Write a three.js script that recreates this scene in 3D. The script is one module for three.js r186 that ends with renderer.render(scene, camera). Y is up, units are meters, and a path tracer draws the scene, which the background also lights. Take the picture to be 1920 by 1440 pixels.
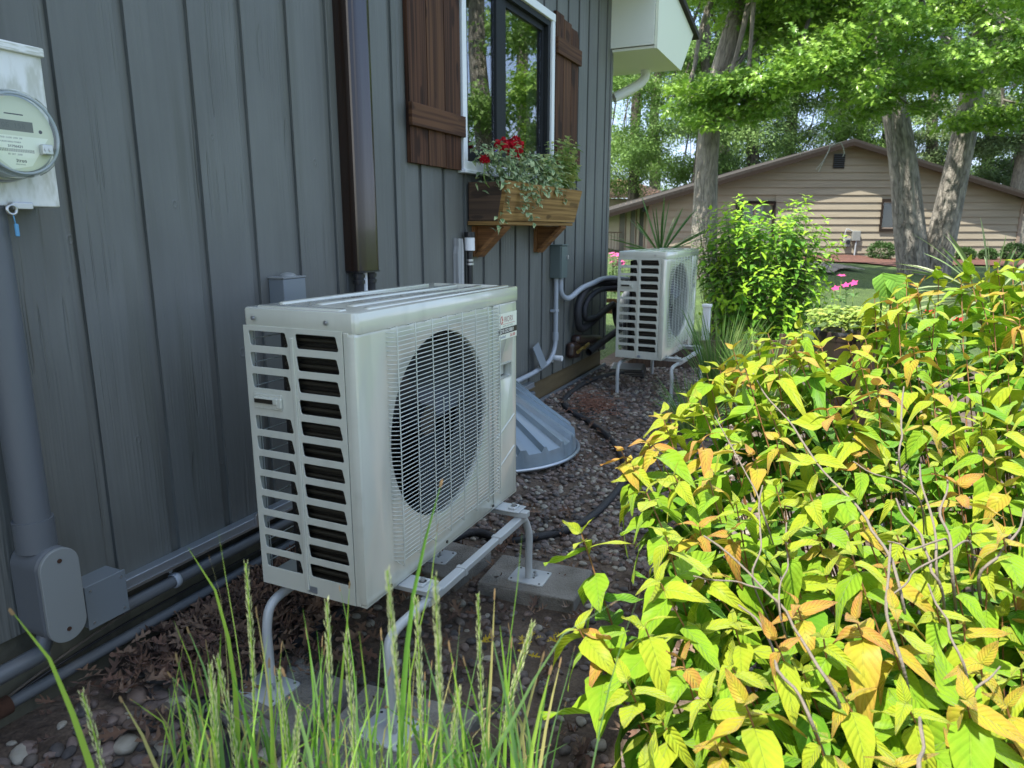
import * as THREE from 'three';
import { mergeGeometries, mergeVertices, toCreasedNormals } from 'three/addons/utils/BufferGeometryUtils.js';
import { RoundedBoxGeometry } from 'three/addons/geometries/RoundedBoxGeometry.js';

// ------------------------------------------------------------------ camera, sky, sun, exposure
const scene = new THREE.Scene();
const YAW = 0.43345, PITCH = -0.21469, FPX = 1330, CAM = new THREE.Vector3(0, 1.42, 0);
const camera = new THREE.PerspectiveCamera(2 * Math.atan(720 / FPX) * 180 / Math.PI, 4 / 3, 0.05, 900);
camera.position.copy(CAM);
camera.focus = 2.1; camera.userData.fStop = 8;
camera.rotation.order = 'YXZ'; camera.rotation.set(PITCH, YAW, 0);
const renderer = new THREE.WebGLRenderer({ antialias: true });
renderer.toneMapping = THREE.LinearToneMapping;
renderer.toneMappingExposure = 2.3;
renderer.shadowMap.enabled = true;

let seed = 12345;
const rnd = () => { seed = (seed + 0x6d2b79f5) | 0; let t = Math.imul(seed ^ (seed >>> 15), 1 | seed); t = (t + Math.imul(t ^ (t >>> 7), 61 | t)) ^ t; return ((t ^ (t >>> 14)) >>> 0) / 4294967296; };
const R = (a, b) => a + (b - a) * rnd(), gauss = () => (rnd() + rnd() + rnd() + rnd() - 2) * 0.87, pick = (a) => a[Math.floor(rnd() * a.length)];
const lerp = (a, b, t) => a + (b - a) * t, clamp = (x, a = 0, b = 1) => Math.min(b, Math.max(a, x));
const sstep = (a, b, x) => { const t = clamp((x - a) / (b - a)); return t * t * (3 - 2 * t); };
// tileable value noise
const hash = (x, y, s) => { let h = Math.imul(x, 374761393) + Math.imul(y, 668265263) + Math.imul(s, 974711) | 0; h = Math.imul(h ^ (h >>> 13), 1274126177); return ((h ^ (h >>> 16)) >>> 0) / 4294967296; };
function noise(u, v, px, py, s) {
  const x = u * px, y = v * py, x0 = Math.floor(x), y0 = Math.floor(y), fx = x - x0, fy = y - y0, a = fx * fx * (3 - 2 * fx), b = fy * fy * (3 - 2 * fy);
  const w = (n, p) => ((n % p) + p) % p;
  const h = (i, j) => hash(w(x0 + i, px), w(y0 + j, py), s);
  return lerp(lerp(h(0, 0), h(1, 0), a), lerp(h(0, 1), h(1, 1), a), b);
}
const fbm = (u, v, px, py, s, o = 4) => { let t = 0, a = 0.5, n = 0; for (let i = 0; i < o; i++) { t += a * noise(u, v, px << i, py << i, s + i); n += a; a *= 0.5; } return t / n; };

{ // one computed sky: summer blue with scattered white clouds, the same all round
  const W = 1024, H = 512, d = new Float32Array(W * H * 4);
  for (let y = 0; y < H; y++) for (let x = 0; x < W; x++) {
    const el = ((y + 0.5) / H - 0.5) * Math.PI, s = Math.max(0, Math.sin(el)), i = (y * W + x) * 4;
    const k = Math.pow(1 - s, 7);
    let r = lerp(0.26, 0.66, k), g = lerp(0.41, 0.74, k), b = lerp(0.7, 0.84, k);
    const c = sstep(0.5, 0.68, fbm(x / W, y / H * 0.5, 8, 5, 7, 5)) * 0.85;
    r = lerp(r, 1.4, c); g = lerp(g, 1.39, c); b = lerp(b, 1.34, c);
    if (el < 0) { r = 0.3; g = 0.32; b = 0.28; }
    d[i] = r; d[i + 1] = g; d[i + 2] = b; d[i + 3] = 1;
  }
  const t = new THREE.DataTexture(d, W, H, THREE.RGBAFormat, THREE.FloatType);
  t.mapping = THREE.EquirectangularReflectionMapping; t.magFilter = t.minFilter = THREE.LinearFilter; t.needsUpdate = true;
  scene.background = t; scene.environment = t; scene.backgroundIntensity = 1; scene.environmentIntensity = 1;
}
const SUN = new THREE.Vector3(-0.98, 4.4, 2.08).normalize();
const sun = new THREE.DirectionalLight(new THREE.Color(1, 0.955, 0.86), 5);
sun.position.copy(SUN).multiplyScalar(60); sun.target.position.set(0, 0, 0); sun.castShadow = true;
sun.shadow.mapSize.set(4096, 4096);
Object.assign(sun.shadow.camera, { left: -40, right: 40, top: 40, bottom: -40, near: 1, far: 140 });
scene.add(sun, sun.target);

// ------------------------------------------------------------------ pixel measurements to places
const FV = new THREE.Vector3(-Math.sin(YAW) * Math.cos(PITCH), Math.sin(PITCH), -Math.cos(YAW) * Math.cos(PITCH));
const RV = new THREE.Vector3(Math.cos(YAW), 0, -Math.sin(YAW)), UV = new THREE.Vector3().crossVectors(RV, FV), HV = new THREE.Vector3(-Math.sin(YAW), 0, -Math.cos(YAW));
const ray = (px, py) => FV.clone().multiplyScalar(FPX).addScaledVector(RV, px - 960).addScaledVector(UV, 720 - py);
const at = (px, py, d) => { const r = ray(px, py); return r.multiplyScalar(d / r.dot(HV)).add(CAM); };       // d metres ahead
const atX = (px, py, X) => { const r = ray(px, py); return r.multiplyScalar(X / r.x).add(CAM); };
const atY = (px, py, Y) => { const r = ray(px, py); return r.multiplyScalar((Y - CAM.y) / r.y).add(CAM); };
const ahead = (u, y, d) => new THREE.Vector3().addScaledVector(RV, u).addScaledVector(HV, d).setY(y);
const V = (x, y, z) => new THREE.Vector3(x, y, z);

// ------------------------------------------------------------------ objects
const names = new Map();
function numbered(n) { const k = names.get(n) ?? 0; names.set(n, k + 1); return k ? n + '_' + String(k).padStart(3, '0') : n; }
function info(o, label, category, group) { o.userData.label = label; o.userData.category = category; if (group) o.userData.group = group; return o; }
function thing(name, label, category, pos = [0, 0, 0], group) {
  const o = new THREE.Group(); o.name = numbered(name); o.position.set(...(pos.isVector3 ? pos.toArray() : pos)); scene.add(o); return info(o, label, category, group);
}
function part(name, g, m, parent, label) {
  const o = new THREE.Mesh(Array.isArray(g) ? merge(g) : g, m); o.name = name; o.castShadow = o.receiveShadow = true; parent.add(o); if (label) o.userData.label = label; return o;
}
function single(name, g, m, label, category, group) { const o = part(numbered(name), g, m, scene); return info(o, label, category, group); }
function structure(name, g, m) { const o = part(name, g, m, scene); o.userData.kind = 'structure'; return o; }
function clean(g) {
  if (g.index) g = g.toNonIndexed();
  for (const k of Object.keys(g.attributes)) if (!['position', 'normal', 'uv', 'color'].includes(k)) g.deleteAttribute(k);
  if (!g.attributes.normal) g.computeVertexNormals();
  if (!g.attributes.uv) g.setAttribute('uv', new THREE.BufferAttribute(new Float32Array(g.attributes.position.count * 2), 2));
  g.clearGroups(); return g;
}
const merge = (list) => list.length === 1 ? list[0] : mergeGeometries(list.map(clean));
// uv in metres from the shape itself; along: 'y' grain runs up, 'h' grain runs level
function muv(g, along = 'y', ou = 0, ov = 0) {
  g = clean(g); const p = g.attributes.position, n = g.attributes.normal, uv = g.attributes.uv;
  for (let i = 0; i < p.count; i++) {
    const x = p.getX(i), y = p.getY(i), z = p.getZ(i), ax = Math.abs(n.getX(i)), ay = Math.abs(n.getY(i)), az = Math.abs(n.getZ(i));
    let a, b;
    if (ax >= ay && ax >= az) { a = z; b = y; } else if (ay >= az) { a = x; b = z; } else { a = x; b = y; }
    if (along === 'h') [a, b] = ay > ax && ay > az ? [a, b] : [b, a];
    uv.setXY(i, a + ou, b + ov);
  }
  return g;
}
const M4 = (x = 0, y = 0, z = 0, rx = 0, ry = 0, rz = 0, s = 1) => new THREE.Matrix4().compose(V(x, y, z), new THREE.Quaternion().setFromEuler(new THREE.Euler(rx, ry, rz)), Array.isArray(s) ? V(...s) : V(s, s, s));
const box = (w, h, d, x = 0, y = 0, z = 0, rx = 0, ry = 0, rz = 0) => new THREE.BoxGeometry(w, h, d).applyMatrix4(M4(x, y, z, rx, ry, rz));
const rbox = (w, h, d, r, x = 0, y = 0, z = 0, rx = 0, ry = 0, rz = 0, s = 2) => new RoundedBoxGeometry(w, h, d, s, r).applyMatrix4(M4(x, y, z, rx, ry, rz));
const span = (x0, x1, y0, y1, z0, z1, r = 0) => r ? rbox(x1 - x0, y1 - y0, z1 - z0, r, (x0 + x1) / 2, (y0 + y1) / 2, (z0 + z1) / 2) : box(x1 - x0, y1 - y0, z1 - z0, (x0 + x1) / 2, (y0 + y1) / 2, (z0 + z1) / 2);
function rod(a, b, r, r2 = r, seg = 8) {
  const d = b.clone().sub(a), g = new THREE.CylinderGeometry(r2, r, d.length(), seg);
  return g.applyMatrix4(new THREE.Matrix4().compose(a.clone().add(b).multiplyScalar(0.5), new THREE.Quaternion().setFromUnitVectors(V(0, 1, 0), d.normalize()), V(1, 1, 1)));
}
const tube = (pts, r, seg = 24, rad = 8, tension = 0.5) => new THREE.TubeGeometry(new THREE.CatmullRomCurve3(pts, false, 'catmullrom', tension), seg, r, rad);
const disc = (c, dir, r, h, seg = 20) => rod(c, c.clone().addScaledVector(dir, h), r, r, seg);
// swept tube whose radius changes along it; wob roughens it
function taper(pts, radii, seg = 16, rad = 8, wob = 0, uvs = 1) {
  const curve = new THREE.CatmullRomCurve3(pts), fr = curve.computeFrenetFrames(seg), pos = [], uv = [], idx = [], L = curve.getLength();
  for (let i = 0; i <= seg; i++) {
    const t = i / seg, c = curve.getPointAt(t), k = t * (radii.length - 1), a = Math.min(radii.length - 2, Math.floor(k)), r0 = lerp(radii[a], radii[a + 1], k - a);
    for (let j = 0; j <= rad; j++) {
      const w = j / rad * Math.PI * 2, f = wob ? 1 + wob * (noise(j / rad, t, 9, Math.max(2, Math.round(seg / 3)), 3) - 0.5) * 2 : 1;
      c.clone().addScaledVector(fr.normals[i], Math.cos(w) * r0 * f).addScaledVector(fr.binormals[i], Math.sin(w) * r0 * f).toArray(pos, pos.length);
      uv.push(j / rad * 2 * Math.PI * radii[0] * uvs, t * L * uvs);
    }
  }
  for (let i = 0; i < seg; i++) for (let j = 0; j < rad; j++) { const a = i * (rad + 1) + j, b = a + rad + 1; idx.push(a, a + 1, b, a + 1, b + 1, b); }
  const g = new THREE.BufferGeometry();
  g.setAttribute('position', new THREE.Float32BufferAttribute(pos, 3)); g.setAttribute('uv', new THREE.Float32BufferAttribute(uv, 2)); g.setIndex(idx); g.computeVertexNormals();
  return g;
}
function extrude(shape, depth, bevel = 0, seg = 10) {
  return new THREE.ExtrudeGeometry(shape, { depth, bevelEnabled: bevel > 0, bevelThickness: bevel, bevelSize: bevel, bevelOffset: -bevel, bevelSegments: 2, curveSegments: seg });
}
function rrect(x0, y0, x1, y1, r, s = new THREE.Shape()) {
  s.moveTo(x0 + r, y0); s.lineTo(x1 - r, y0); s.absarc(x1 - r, y0 + r, r, -Math.PI / 2, 0); s.lineTo(x1, y1 - r); s.absarc(x1 - r, y1 - r, r, 0, Math.PI / 2);
  s.lineTo(x0 + r, y1); s.absarc(x0 + r, y1 - r, r, Math.PI / 2, Math.PI); s.lineTo(x0, y0 + r); s.absarc(x0 + r, y0 + r, r, Math.PI, Math.PI * 1.5); return s;
}
const poly = (pts) => { const s = new THREE.Shape(); pts.forEach(([x, y], i) => i ? s.lineTo(x, y) : s.moveTo(x, y)); return s; };

// ------------------------------------------------------------------ materials
const sr = (c) => c <= 0.0031308 ? c * 12.92 : 1.055 * Math.pow(c, 1 / 2.4) - 0.055;
function tex(w, h, fn, color = true, rep = [1, 1]) {
  const d = new Uint8Array(w * h * 4);
  for (let y = 0; y < h; y++) for (let x = 0; x < w; x++) {
    const c = fn((x + 0.5) / w, (y + 0.5) / h), i = (y * w + x) * 4;
    if (color) { d[i] = sr(clamp(c[0])) * 255; d[i + 1] = sr(clamp(c[1])) * 255; d[i + 2] = sr(clamp(c[2])) * 255; } else d[i] = d[i + 1] = d[i + 2] = clamp(c) * 255;
    d[i + 3] = 255;
  }
  const t = new THREE.DataTexture(d, w, h); t.wrapS = t.wrapT = THREE.RepeatWrapping; t.magFilter = THREE.LinearFilter; t.minFilter = THREE.LinearMipmapLinearFilter; t.generateMipmaps = true;
  if (color) t.colorSpace = THREE.SRGBColorSpace; t.repeat.set(...rep); t.needsUpdate = true; return t;
}
const rgb = (r, g, b) => new THREE.Color().setRGB(r, g, b);
const mat = (r, g, b, rough = 0.6, o = {}) => new THREE.MeshStandardMaterial({ color: rgb(r, g, b), roughness: rough, ...o });
const phys = (r, g, b, rough, o = {}) => new THREE.MeshPhysicalMaterial({ color: rgb(r, g, b), roughness: rough, ...o });
const mixc = (a, b, t) => a.map((x, i) => lerp(x, b[i], t));
const tinted = (w, h, f, a, b, rep) => tex(w, h, (u, v) => mixc(a, b, f(u, v)), true, rep);

// rough sawn grain running up (v); repeats every 0.8 m x 1.6 m
const grainH = (u, v) => { const wv = u + 0.012 * (fbm(u, v, 6, 4, 40, 3) - 0.5); return clamp(0.6 * fbm(wv, v, 70, 3, 11, 3) + 0.25 * noise(wv, v, 160, 14, 21) + 0.25 * fbm(u, v, 6, 6, 31, 3) - 0.05); };
const grainBump = tex(512, 512, (u, v) => {
  let h = grainH(u, v) * 0.75;
  const crack = sstep(0.79, 0.86, noise(u, v, 90, 5, 61)) * sstep(0.45, 0.7, fbm(u, v, 3, 3, 71, 3)); h -= 0.45 * crack; h = lerp(0.42, h, 0.25 + 0.75 * sstep(0.35, 0.65, fbm(u, v, 4, 3, 77, 2)));
  const kn = (cx, cy, r) => { const dx = (u - cx) * 0.8, dy = (v - cy) * 1.6 * 0.75, d = Math.hypot(dx, dy) / r; return d < 1 ? 0.35 * (0.5 + 0.5 * Math.cos(d * 14)) * (1 - d) - 0.25 * (1 - sstep(0, 0.25, d)) : 0; };
  h += kn(0.13, 0.2, 0.02) + kn(0.55, 0.64, 0.026) + kn(0.8, 0.38, 0.018) + kn(0.36, 0.87, 0.02) + kn(0.62, 0.1, 0.015);
  return clamp(h + 0.15);
}, false, [1 / 0.8, 1 / 1.6]);
const paintMap = tex(512, 512, (u, v) => { const n = fbm(u, v, 5, 5, 90, 4), g = grainH(u, v); const st = sstep(0.55, 0.8, fbm(u, v, 12, 2, 95, 3)), k = 0.88 + 0.3 * (n - 0.5) + 0.16 * (g - 0.5) - 0.12 * st; return [0.146 * k, 0.149 * k, (0.133 - 0.006 * st) * k]; }, true, [1 / 0.8, 1 / 1.6]);
const M = {};
M.siding = mat(1, 1, 1, 0.55, { map: paintMap, bumpMap: grainBump, bumpScale: 0.0075 });
const woodTex = (a, b, s) => tex(256, 512, (u, v) => {
  const kx = u + 0.03 * (fbm(u, v, 3, 3, s, 3) - 0.5), g = fbm(kx, v, 22, 2, s + 5, 3) * 0.7 + noise(kx, v, 64, 4, s + 9) * 0.3;
  const knot = sstep(0.83, 0.92, noise(u, v, 7, 9, s + 13)); return mixc(mixc(a, b, sstep(0.25, 0.75, g)), a.map((x) => x * 0.45), knot * 0.7);
}, true, [1 / 0.3, 1 / 1.1]);
M.stain = phys(1, 1, 1, 0.75, { specularIntensity: 0.5, map: woodTex([0.036, 0.015, 0.007], [0.1, 0.043, 0.021], 3), bumpMap: grainBump, bumpScale: 0.0012 });
M.stain2 = phys(1, 1, 1, 0.75, { specularIntensity: 0.5, map: woodTex([0.055, 0.024, 0.012], [0.125, 0.058, 0.027], 8), bumpMap: grainBump, bumpScale: 0.0012 });
M.cedar = phys(1, 1, 1, 0.75, { specularIntensity: 0.5, map: woodTex([0.16, 0.085, 0.024], [0.35, 0.21, 0.07], 17), bumpMap: grainBump, bumpScale: 0.001 });
M.cedarDark = mat(1, 1, 1, 0.6, { map: woodTex([0.045, 0.025, 0.014], [0.095, 0.055, 0.03], 23), bumpMap: grainBump, bumpScale: 0.001 });
M.cedarRed = mat(1, 1, 1, 0.5, { map: woodTex([0.15, 0.062, 0.018], [0.3, 0.14, 0.045], 29), bumpMap: grainBump, bumpScale: 0.001 });
M.oldWood = mat(1, 1, 1, 0.8, { map: woodTex([0.25, 0.25, 0.24], [0.42, 0.42, 0.4], 37), bumpMap: grainBump, bumpScale: 0.001 });
const blotch = tex(256, 256, (u, v) => fbm(u, v, 8, 8, 120, 5), false, [3, 3]);
const fineBump = tex(256, 256, (u, v) => fbm(u, v, 40, 40, 130, 3), false, [6, 6]);
M.foundation = mat(1, 1, 1, 0.85, { map: tex(256, 256, (u, v) => { const n = fbm(u, v, 6, 6, 140, 5), s = sstep(0.5, 0.75, fbm(u, v, 24, 3, 150, 3)); return mixc([0.115, 0.108, 0.075], [0.06, 0.058, 0.042], clamp(n * 0.9 + s * 0.5 - 0.2)); }, true, [1.4, 1.4]), bumpMap: blotch, bumpScale: 0.004 });
M.band = mat(1, 1, 1, 0.7, { map: tex(256, 256, (u, v) => mixc([0.1, 0.07, 0.034], [0.17, 0.125, 0.06], fbm(u, v, 3, 24, 160, 4)), true, [1.4, 1.4]), bumpMap: blotch, bumpScale: 0.002 });
M.concrete = mat(1, 1, 1, 0.9, { map: tex(256, 256, (u, v) => { const n = fbm(u, v, 5, 5, 170, 5), f = noise(u, v, 128, 128, 171); return mixc([0.1, 0.088, 0.07], [0.27, 0.255, 0.225], clamp(n * 1.1 + f * 0.25 - 0.2)); }, true, [2, 2]), bumpMap: fineBump, bumpScale: 0.004 });
M.cabinet = phys(1, 1, 1, 0.22, { map: tex(256, 256, (u, v) => { const k = 1 - 0.1 * sstep(0.5, 0.8, fbm(u, v, 14, 3, 186, 4)) - 0.06 * fbm(u, v, 5, 5, 187, 3); return [0.6 * k, 0.605 * k, 0.515 * k]; }, true, [1.3, 0.9]), clearcoat: 1, clearcoatRoughness: 0.08, ior: 1.65, bumpMap: tex(128, 128, (u, v) => fbm(u, v, 6, 6, 180, 2), false, [2.2, 2.2]), bumpScale: 0.0007 });
M.lidTop = phys(0.56, 0.57, 0.57, 0.34, { clearcoat: 0.4, clearcoatRoughness: 0.25, map: tex(256, 256, (u, v) => { const d = sstep(0.56, 0.75, fbm(u, v, 7, 7, 190, 5)); return mixc([0.98, 0.98, 0.97], [0.62, 0.6, 0.54], d * 0.8); }, true, [1.5, 1.5]) });
M.wire = phys(0.56, 0.59, 0.53, 0.3, { clearcoat: 0.5, clearcoatRoughness: 0.15 });
M.dark = mat(0.012, 0.012, 0.013, 0.55); M.fan = mat(0.02, 0.023, 0.027, 0.35); M.coil = mat(0.016, 0.014, 0.01, 0.5, { metalness: 0.2 }); M.coil2 = mat(0.026, 0.022, 0.014, 0.45, { metalness: 0.2 });
M.steel = mat(0.5, 0.5, 0.5, 0.35, { metalness: 0.9 }); M.galv = mat(0.42, 0.46, 0.5, 0.42, { metalness: 0.75, roughnessMap: tex(128, 128, (u, v) => 0.75 + 0.25 * fbm(u, v, 10, 10, 195, 4), false) });
M.standPaint = phys(0.42, 0.44, 0.44, 0.38, { clearcoat: 0.3, clearcoatRoughness: 0.2 });
M.white = mat(0.78, 0.79, 0.78, 0.4); M.whiteDirty = mat(1, 1, 1, 0.55, { map: tinted(256, 256, (u, v) => sstep(0.35, 0.8, fbm(u, v, 7, 4, 200, 5)), [0.72, 0.72, 0.68], [0.5, 0.5, 0.42], [2, 2]) });
M.black = mat(0.014, 0.014, 0.016, 0.35); M.blackFrame = phys(0.014, 0.016, 0.017, 0.6, { specularIntensity: 0.5 }); M.rubber = mat(0.018, 0.018, 0.02, 0.6, { bumpMap: fineBump, bumpScale: 0.001 });
M.duct = phys(0.02, 0.009, 0.005, 0.2, { clearcoat: 0.35, clearcoatRoughness: 0.06, bumpMap: tex(128, 128, (u, v) => fbm(u, v, 10, 2, 210, 2), false, [4, 1]), bumpScale: 0.0016 });
M.pvcGrey = mat(0.105, 0.113, 0.12, 0.4, { bumpMap: blotch, bumpScale: 0.0004 }); M.pvcLid = mat(0.2, 0.21, 0.2, 0.5, { bumpMap: blotch, bumpScale: 0.0006 }); M.boxGrey = mat(0.19, 0.215, 0.23, 0.36, { metalness: 0.15 });
M.pipePaint = mat(0.1, 0.108, 0.115, 0.5, { bumpMap: blotch, bumpScale: 0.0008 }); M.pipeLight = mat(0.33, 0.36, 0.39, 0.4); M.brass = mat(0.55, 0.4, 0.12, 0.3, { metalness: 0.9 }); M.rust = mat(0.09, 0.035, 0.015, 0.9, { bumpMap: fineBump, bumpScale: 0.003 });
M.brownBox = phys(0.03, 0.014, 0.01, 0.35, { clearcoat: 0.3 }); M.green = mat(0.1, 0.13, 0.12, 0.45);
M.fascia = mat(0.74, 0.76, 0.6, 0.5); M.soffit = mat(0.76, 0.77, 0.66, 0.6); M.shingle = mat(1, 1, 1, 0.95, { map: tinted(256, 256, (u, v) => fbm(u, v, 20, 20, 220, 3), [0.018, 0.015, 0.012], [0.045, 0.038, 0.032], [1, 1]), bumpMap: fineBump, bumpScale: 0.006 });
M.glass = phys(1, 1, 1, 0.0, { transmission: 1, thickness: 0, ior: 2.1 });
M.clear = phys(0.96, 0.98, 0.94, 0.02, { transmission: 1, thickness: 0, ior: 1.5 });
M.room = mat(0.03, 0.033, 0.03, 0.9); M.curtain = mat(0.2, 0.21, 0.18, 0.9);
M.soil = mat(1, 1, 1, 0.95, { map: tex(512, 512, (u, v) => { const n = fbm(u, v, 6, 6, 230, 6), f = noise(u, v, 180, 180, 231); return mixc([0.04, 0.027, 0.019], [0.17, 0.125, 0.09], clamp(n * 1.2 + f * 0.35 - 0.35)); }, true, [1.2, 1.2]), bumpMap: tex(512, 512, (u, v) => fbm(u, v, 24, 24, 235, 5), false, [1.2, 1.2]), bumpScale: 0.02 });
M.lawn = mat(1, 1, 1, 0.9, { map: tex(512, 512, (u, v) => { const n = fbm(u, v, 8, 8, 240, 5), f = noise(u, v, 220, 220, 241); return mixc([0.03, 0.062, 0.012], [0.1, 0.165, 0.03], clamp(n * 0.8 + f * 0.5 - 0.15)); }, true, [0.35, 0.35]), bumpMap: tex(512, 512, (u, v) => noise(u, v, 200, 200, 245), false, [0.35, 0.35]), bumpScale: 0.05 });
const barkBump = tex(256, 512, (u, v) => { const k = u + 0.06 * (fbm(u, v, 4, 8, 250, 3) - 0.5); return clamp(1 - Math.pow(Math.abs(2 * fbm(k, v, 9, 5, 255, 3) - 1), 0.7)) * 0.8 + 0.2 * noise(u, v, 50, 60, 258); }, false, [1 / 0.7, 1 / 1.4]);
const bark = (a, b) => mat(1, 1, 1, 0.9, { map: tex(256, 512, (u, v) => { const k = u + 0.06 * (fbm(u, v, 4, 8, 250, 3) - 0.5), r = 1 - Math.pow(Math.abs(2 * fbm(k, v, 9, 5, 255, 3) - 1), 0.7); return mixc(b, a, clamp(r * 0.7 + 0.5 * fbm(u, v, 12, 12, 259, 3))); }, true, [1 / 0.7, 1 / 1.4]), bumpMap: barkBump, bumpScale: 0.05 });
M.bark = bark([0.09, 0.082, 0.07], [0.4, 0.37, 0.32]); M.barkPale = bark([0.14, 0.12, 0.1], [0.36, 0.32, 0.27]); M.barkFar = bark([0.06, 0.05, 0.04], [0.2, 0.17, 0.14]);
const leafMat = (r, g, b, tr = 0.4, coat = 0.35) => phys(r, g, b, 0.95, { specularIntensity: 0.35, transmission: tr, thickness: 0, side: THREE.DoubleSide, clearcoat: coat, clearcoatRoughness: 0.3 });
// large leaf print: pale midrib and side veins, tint drifting to the edge or tip
const veins = (u, v) => { const x = Math.abs(u - 0.5) * 2, mid = 1 - sstep(0.0, 0.06, x), q = (v * 8 - x * 2.1) % 1, s = 1 - sstep(0.0, 0.13, Math.abs(((q + 1) % 1) - 0.5)); return Math.max(mid, s * 0.55 * (1 - x * 0.5)); };
const leafBump = tex(128, 256, (u, v) => { const x = Math.abs(u - 0.5) * 2, q = (((v * 8 - x * 2.1) % 1) + 1) % 1; return clamp(0.35 + 0.4 * Math.sin(q * Math.PI) - 0.4 * (1 - sstep(0, 0.08, x)) + 0.12 * noise(u, v, 14, 28, 5)); }, false);
function bigLeaf(base, edge, amt, s) {
  const map = tex(128, 256, (u, v) => { const x = Math.abs(u - 0.5) * 2, n = fbm(u, v, 4, 8, s, 3), t = clamp(amt * (x * 0.55 + v * 0.6 + (n - 0.5) * 0.9)); return mixc(mixc(base, edge, t), [0.4, 0.46, 0.07], veins(u, v) * 0.22); });
  return phys(1, 1, 1, 0.9, { map, bumpMap: leafBump, bumpScale: 0.0028, transmission: 0.4, thickness: 0, side: THREE.DoubleSide, specularIntensity: 0.3, clearcoat: 0.1, clearcoatRoughness: 0.35 });
}
M.shrubLeaf = [bigLeaf([0.08, 0.235, 0.009], [0.13, 0.3, 0.011], 1, 300), bigLeaf([0.165, 0.34, 0.011], [0.235, 0.375, 0.013], 1, 301), bigLeaf([0.275, 0.385, 0.014], [0.36, 0.4, 0.02], 1, 302), bigLeaf([0.38, 0.38, 0.021], [0.44, 0.28, 0.04], 1, 303), bigLeaf([0.42, 0.31, 0.034], [0.42, 0.19, 0.044], 1, 304), bigLeaf([0.046, 0.15, 0.009], [0.075, 0.205, 0.011], 1, 305)];
M.twig = mat(0.17, 0.14, 0.112, 0.85, { bumpMap: fineBump, bumpScale: 0.002 }); M.redStem = mat(0.2, 0.09, 0.03, 0.6); M.greenStem = mat(0.16, 0.24, 0.04, 0.6);
M.blade = [leafMat(0.24, 0.46, 0.05, 0.4, 0.15), leafMat(0.34, 0.54, 0.07, 0.4, 0.15), leafMat(0.25, 0.44, 0.14, 0.4, 0.15), leafMat(0.14, 0.33, 0.04, 0.4, 0.15), leafMat(0.45, 0.42, 0.16, 0.35, 0.1)]; M.seed = mat(0.5, 0.54, 0.27, 0.8); M.bladeTip = leafMat(0.3, 0.2, 0.1, 0.3);

// ------------------------------------------------------------------ ground
const bedAmt = (x, z) => sstep(1.5, 1.3, x) * sstep(-8.6, -8.3, z) * sstep(4.4, 4, z) * sstep(-9, -8.5, x);
function landH(x, z) {
  const d = x * HV.x + z * HV.z;
  return 0.1 * sstep(-2.6, -5, z) * sstep(1.5, 0, x) + 0.09 * sstep(-1.35, -1.9, x) * sstep(-7, -6, z) + 0.42 * sstep(7, 19, d);
}
const bedH = (x, z) => landH(x, z) + 0.022 * (fbm(x * 0.25 + 10, z * 0.25 + 10, 16, 16, 400, 3) - 0.5);
function sheet(xs, zs, h) {
  const pos = [], uv = [], idx = [], n = zs.length;
  xs.forEach((x) => zs.forEach((z) => { pos.push(x, h(x, z), z); uv.push(x, z); }));
  for (let i = 0; i < xs.length - 1; i++) for (let j = 0; j < n - 1; j++) { const a = i * n + j; idx.push(a, a + 1, a + n, a + 1, a + n + 1, a + n); }
  const g = new THREE.BufferGeometry();
  g.setAttribute('position', new THREE.Float32BufferAttribute(pos, 3)); g.setAttribute('uv', new THREE.Float32BufferAttribute(uv, 2)); g.setIndex(idx); g.computeVertexNormals(); return g;
}
const steps = (a, b, n) => Array.from({ length: n + 1 }, (_, i) => lerp(a, b, i / n));
structure('ground', sheet([-400, -120, ...steps(-45, 45, 90), 120, 400], [-400, -120, ...steps(-60, 12, 100), 120, 400], (x, z) => landH(x, z) - 0.05 * bedAmt(x, z)), M.lawn);
const gravel = structure('gravel_bed', sheet(steps(-2.2, 1.4, 90), steps(-8.4, 3.6, 240), bedH), M.soil);

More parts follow.
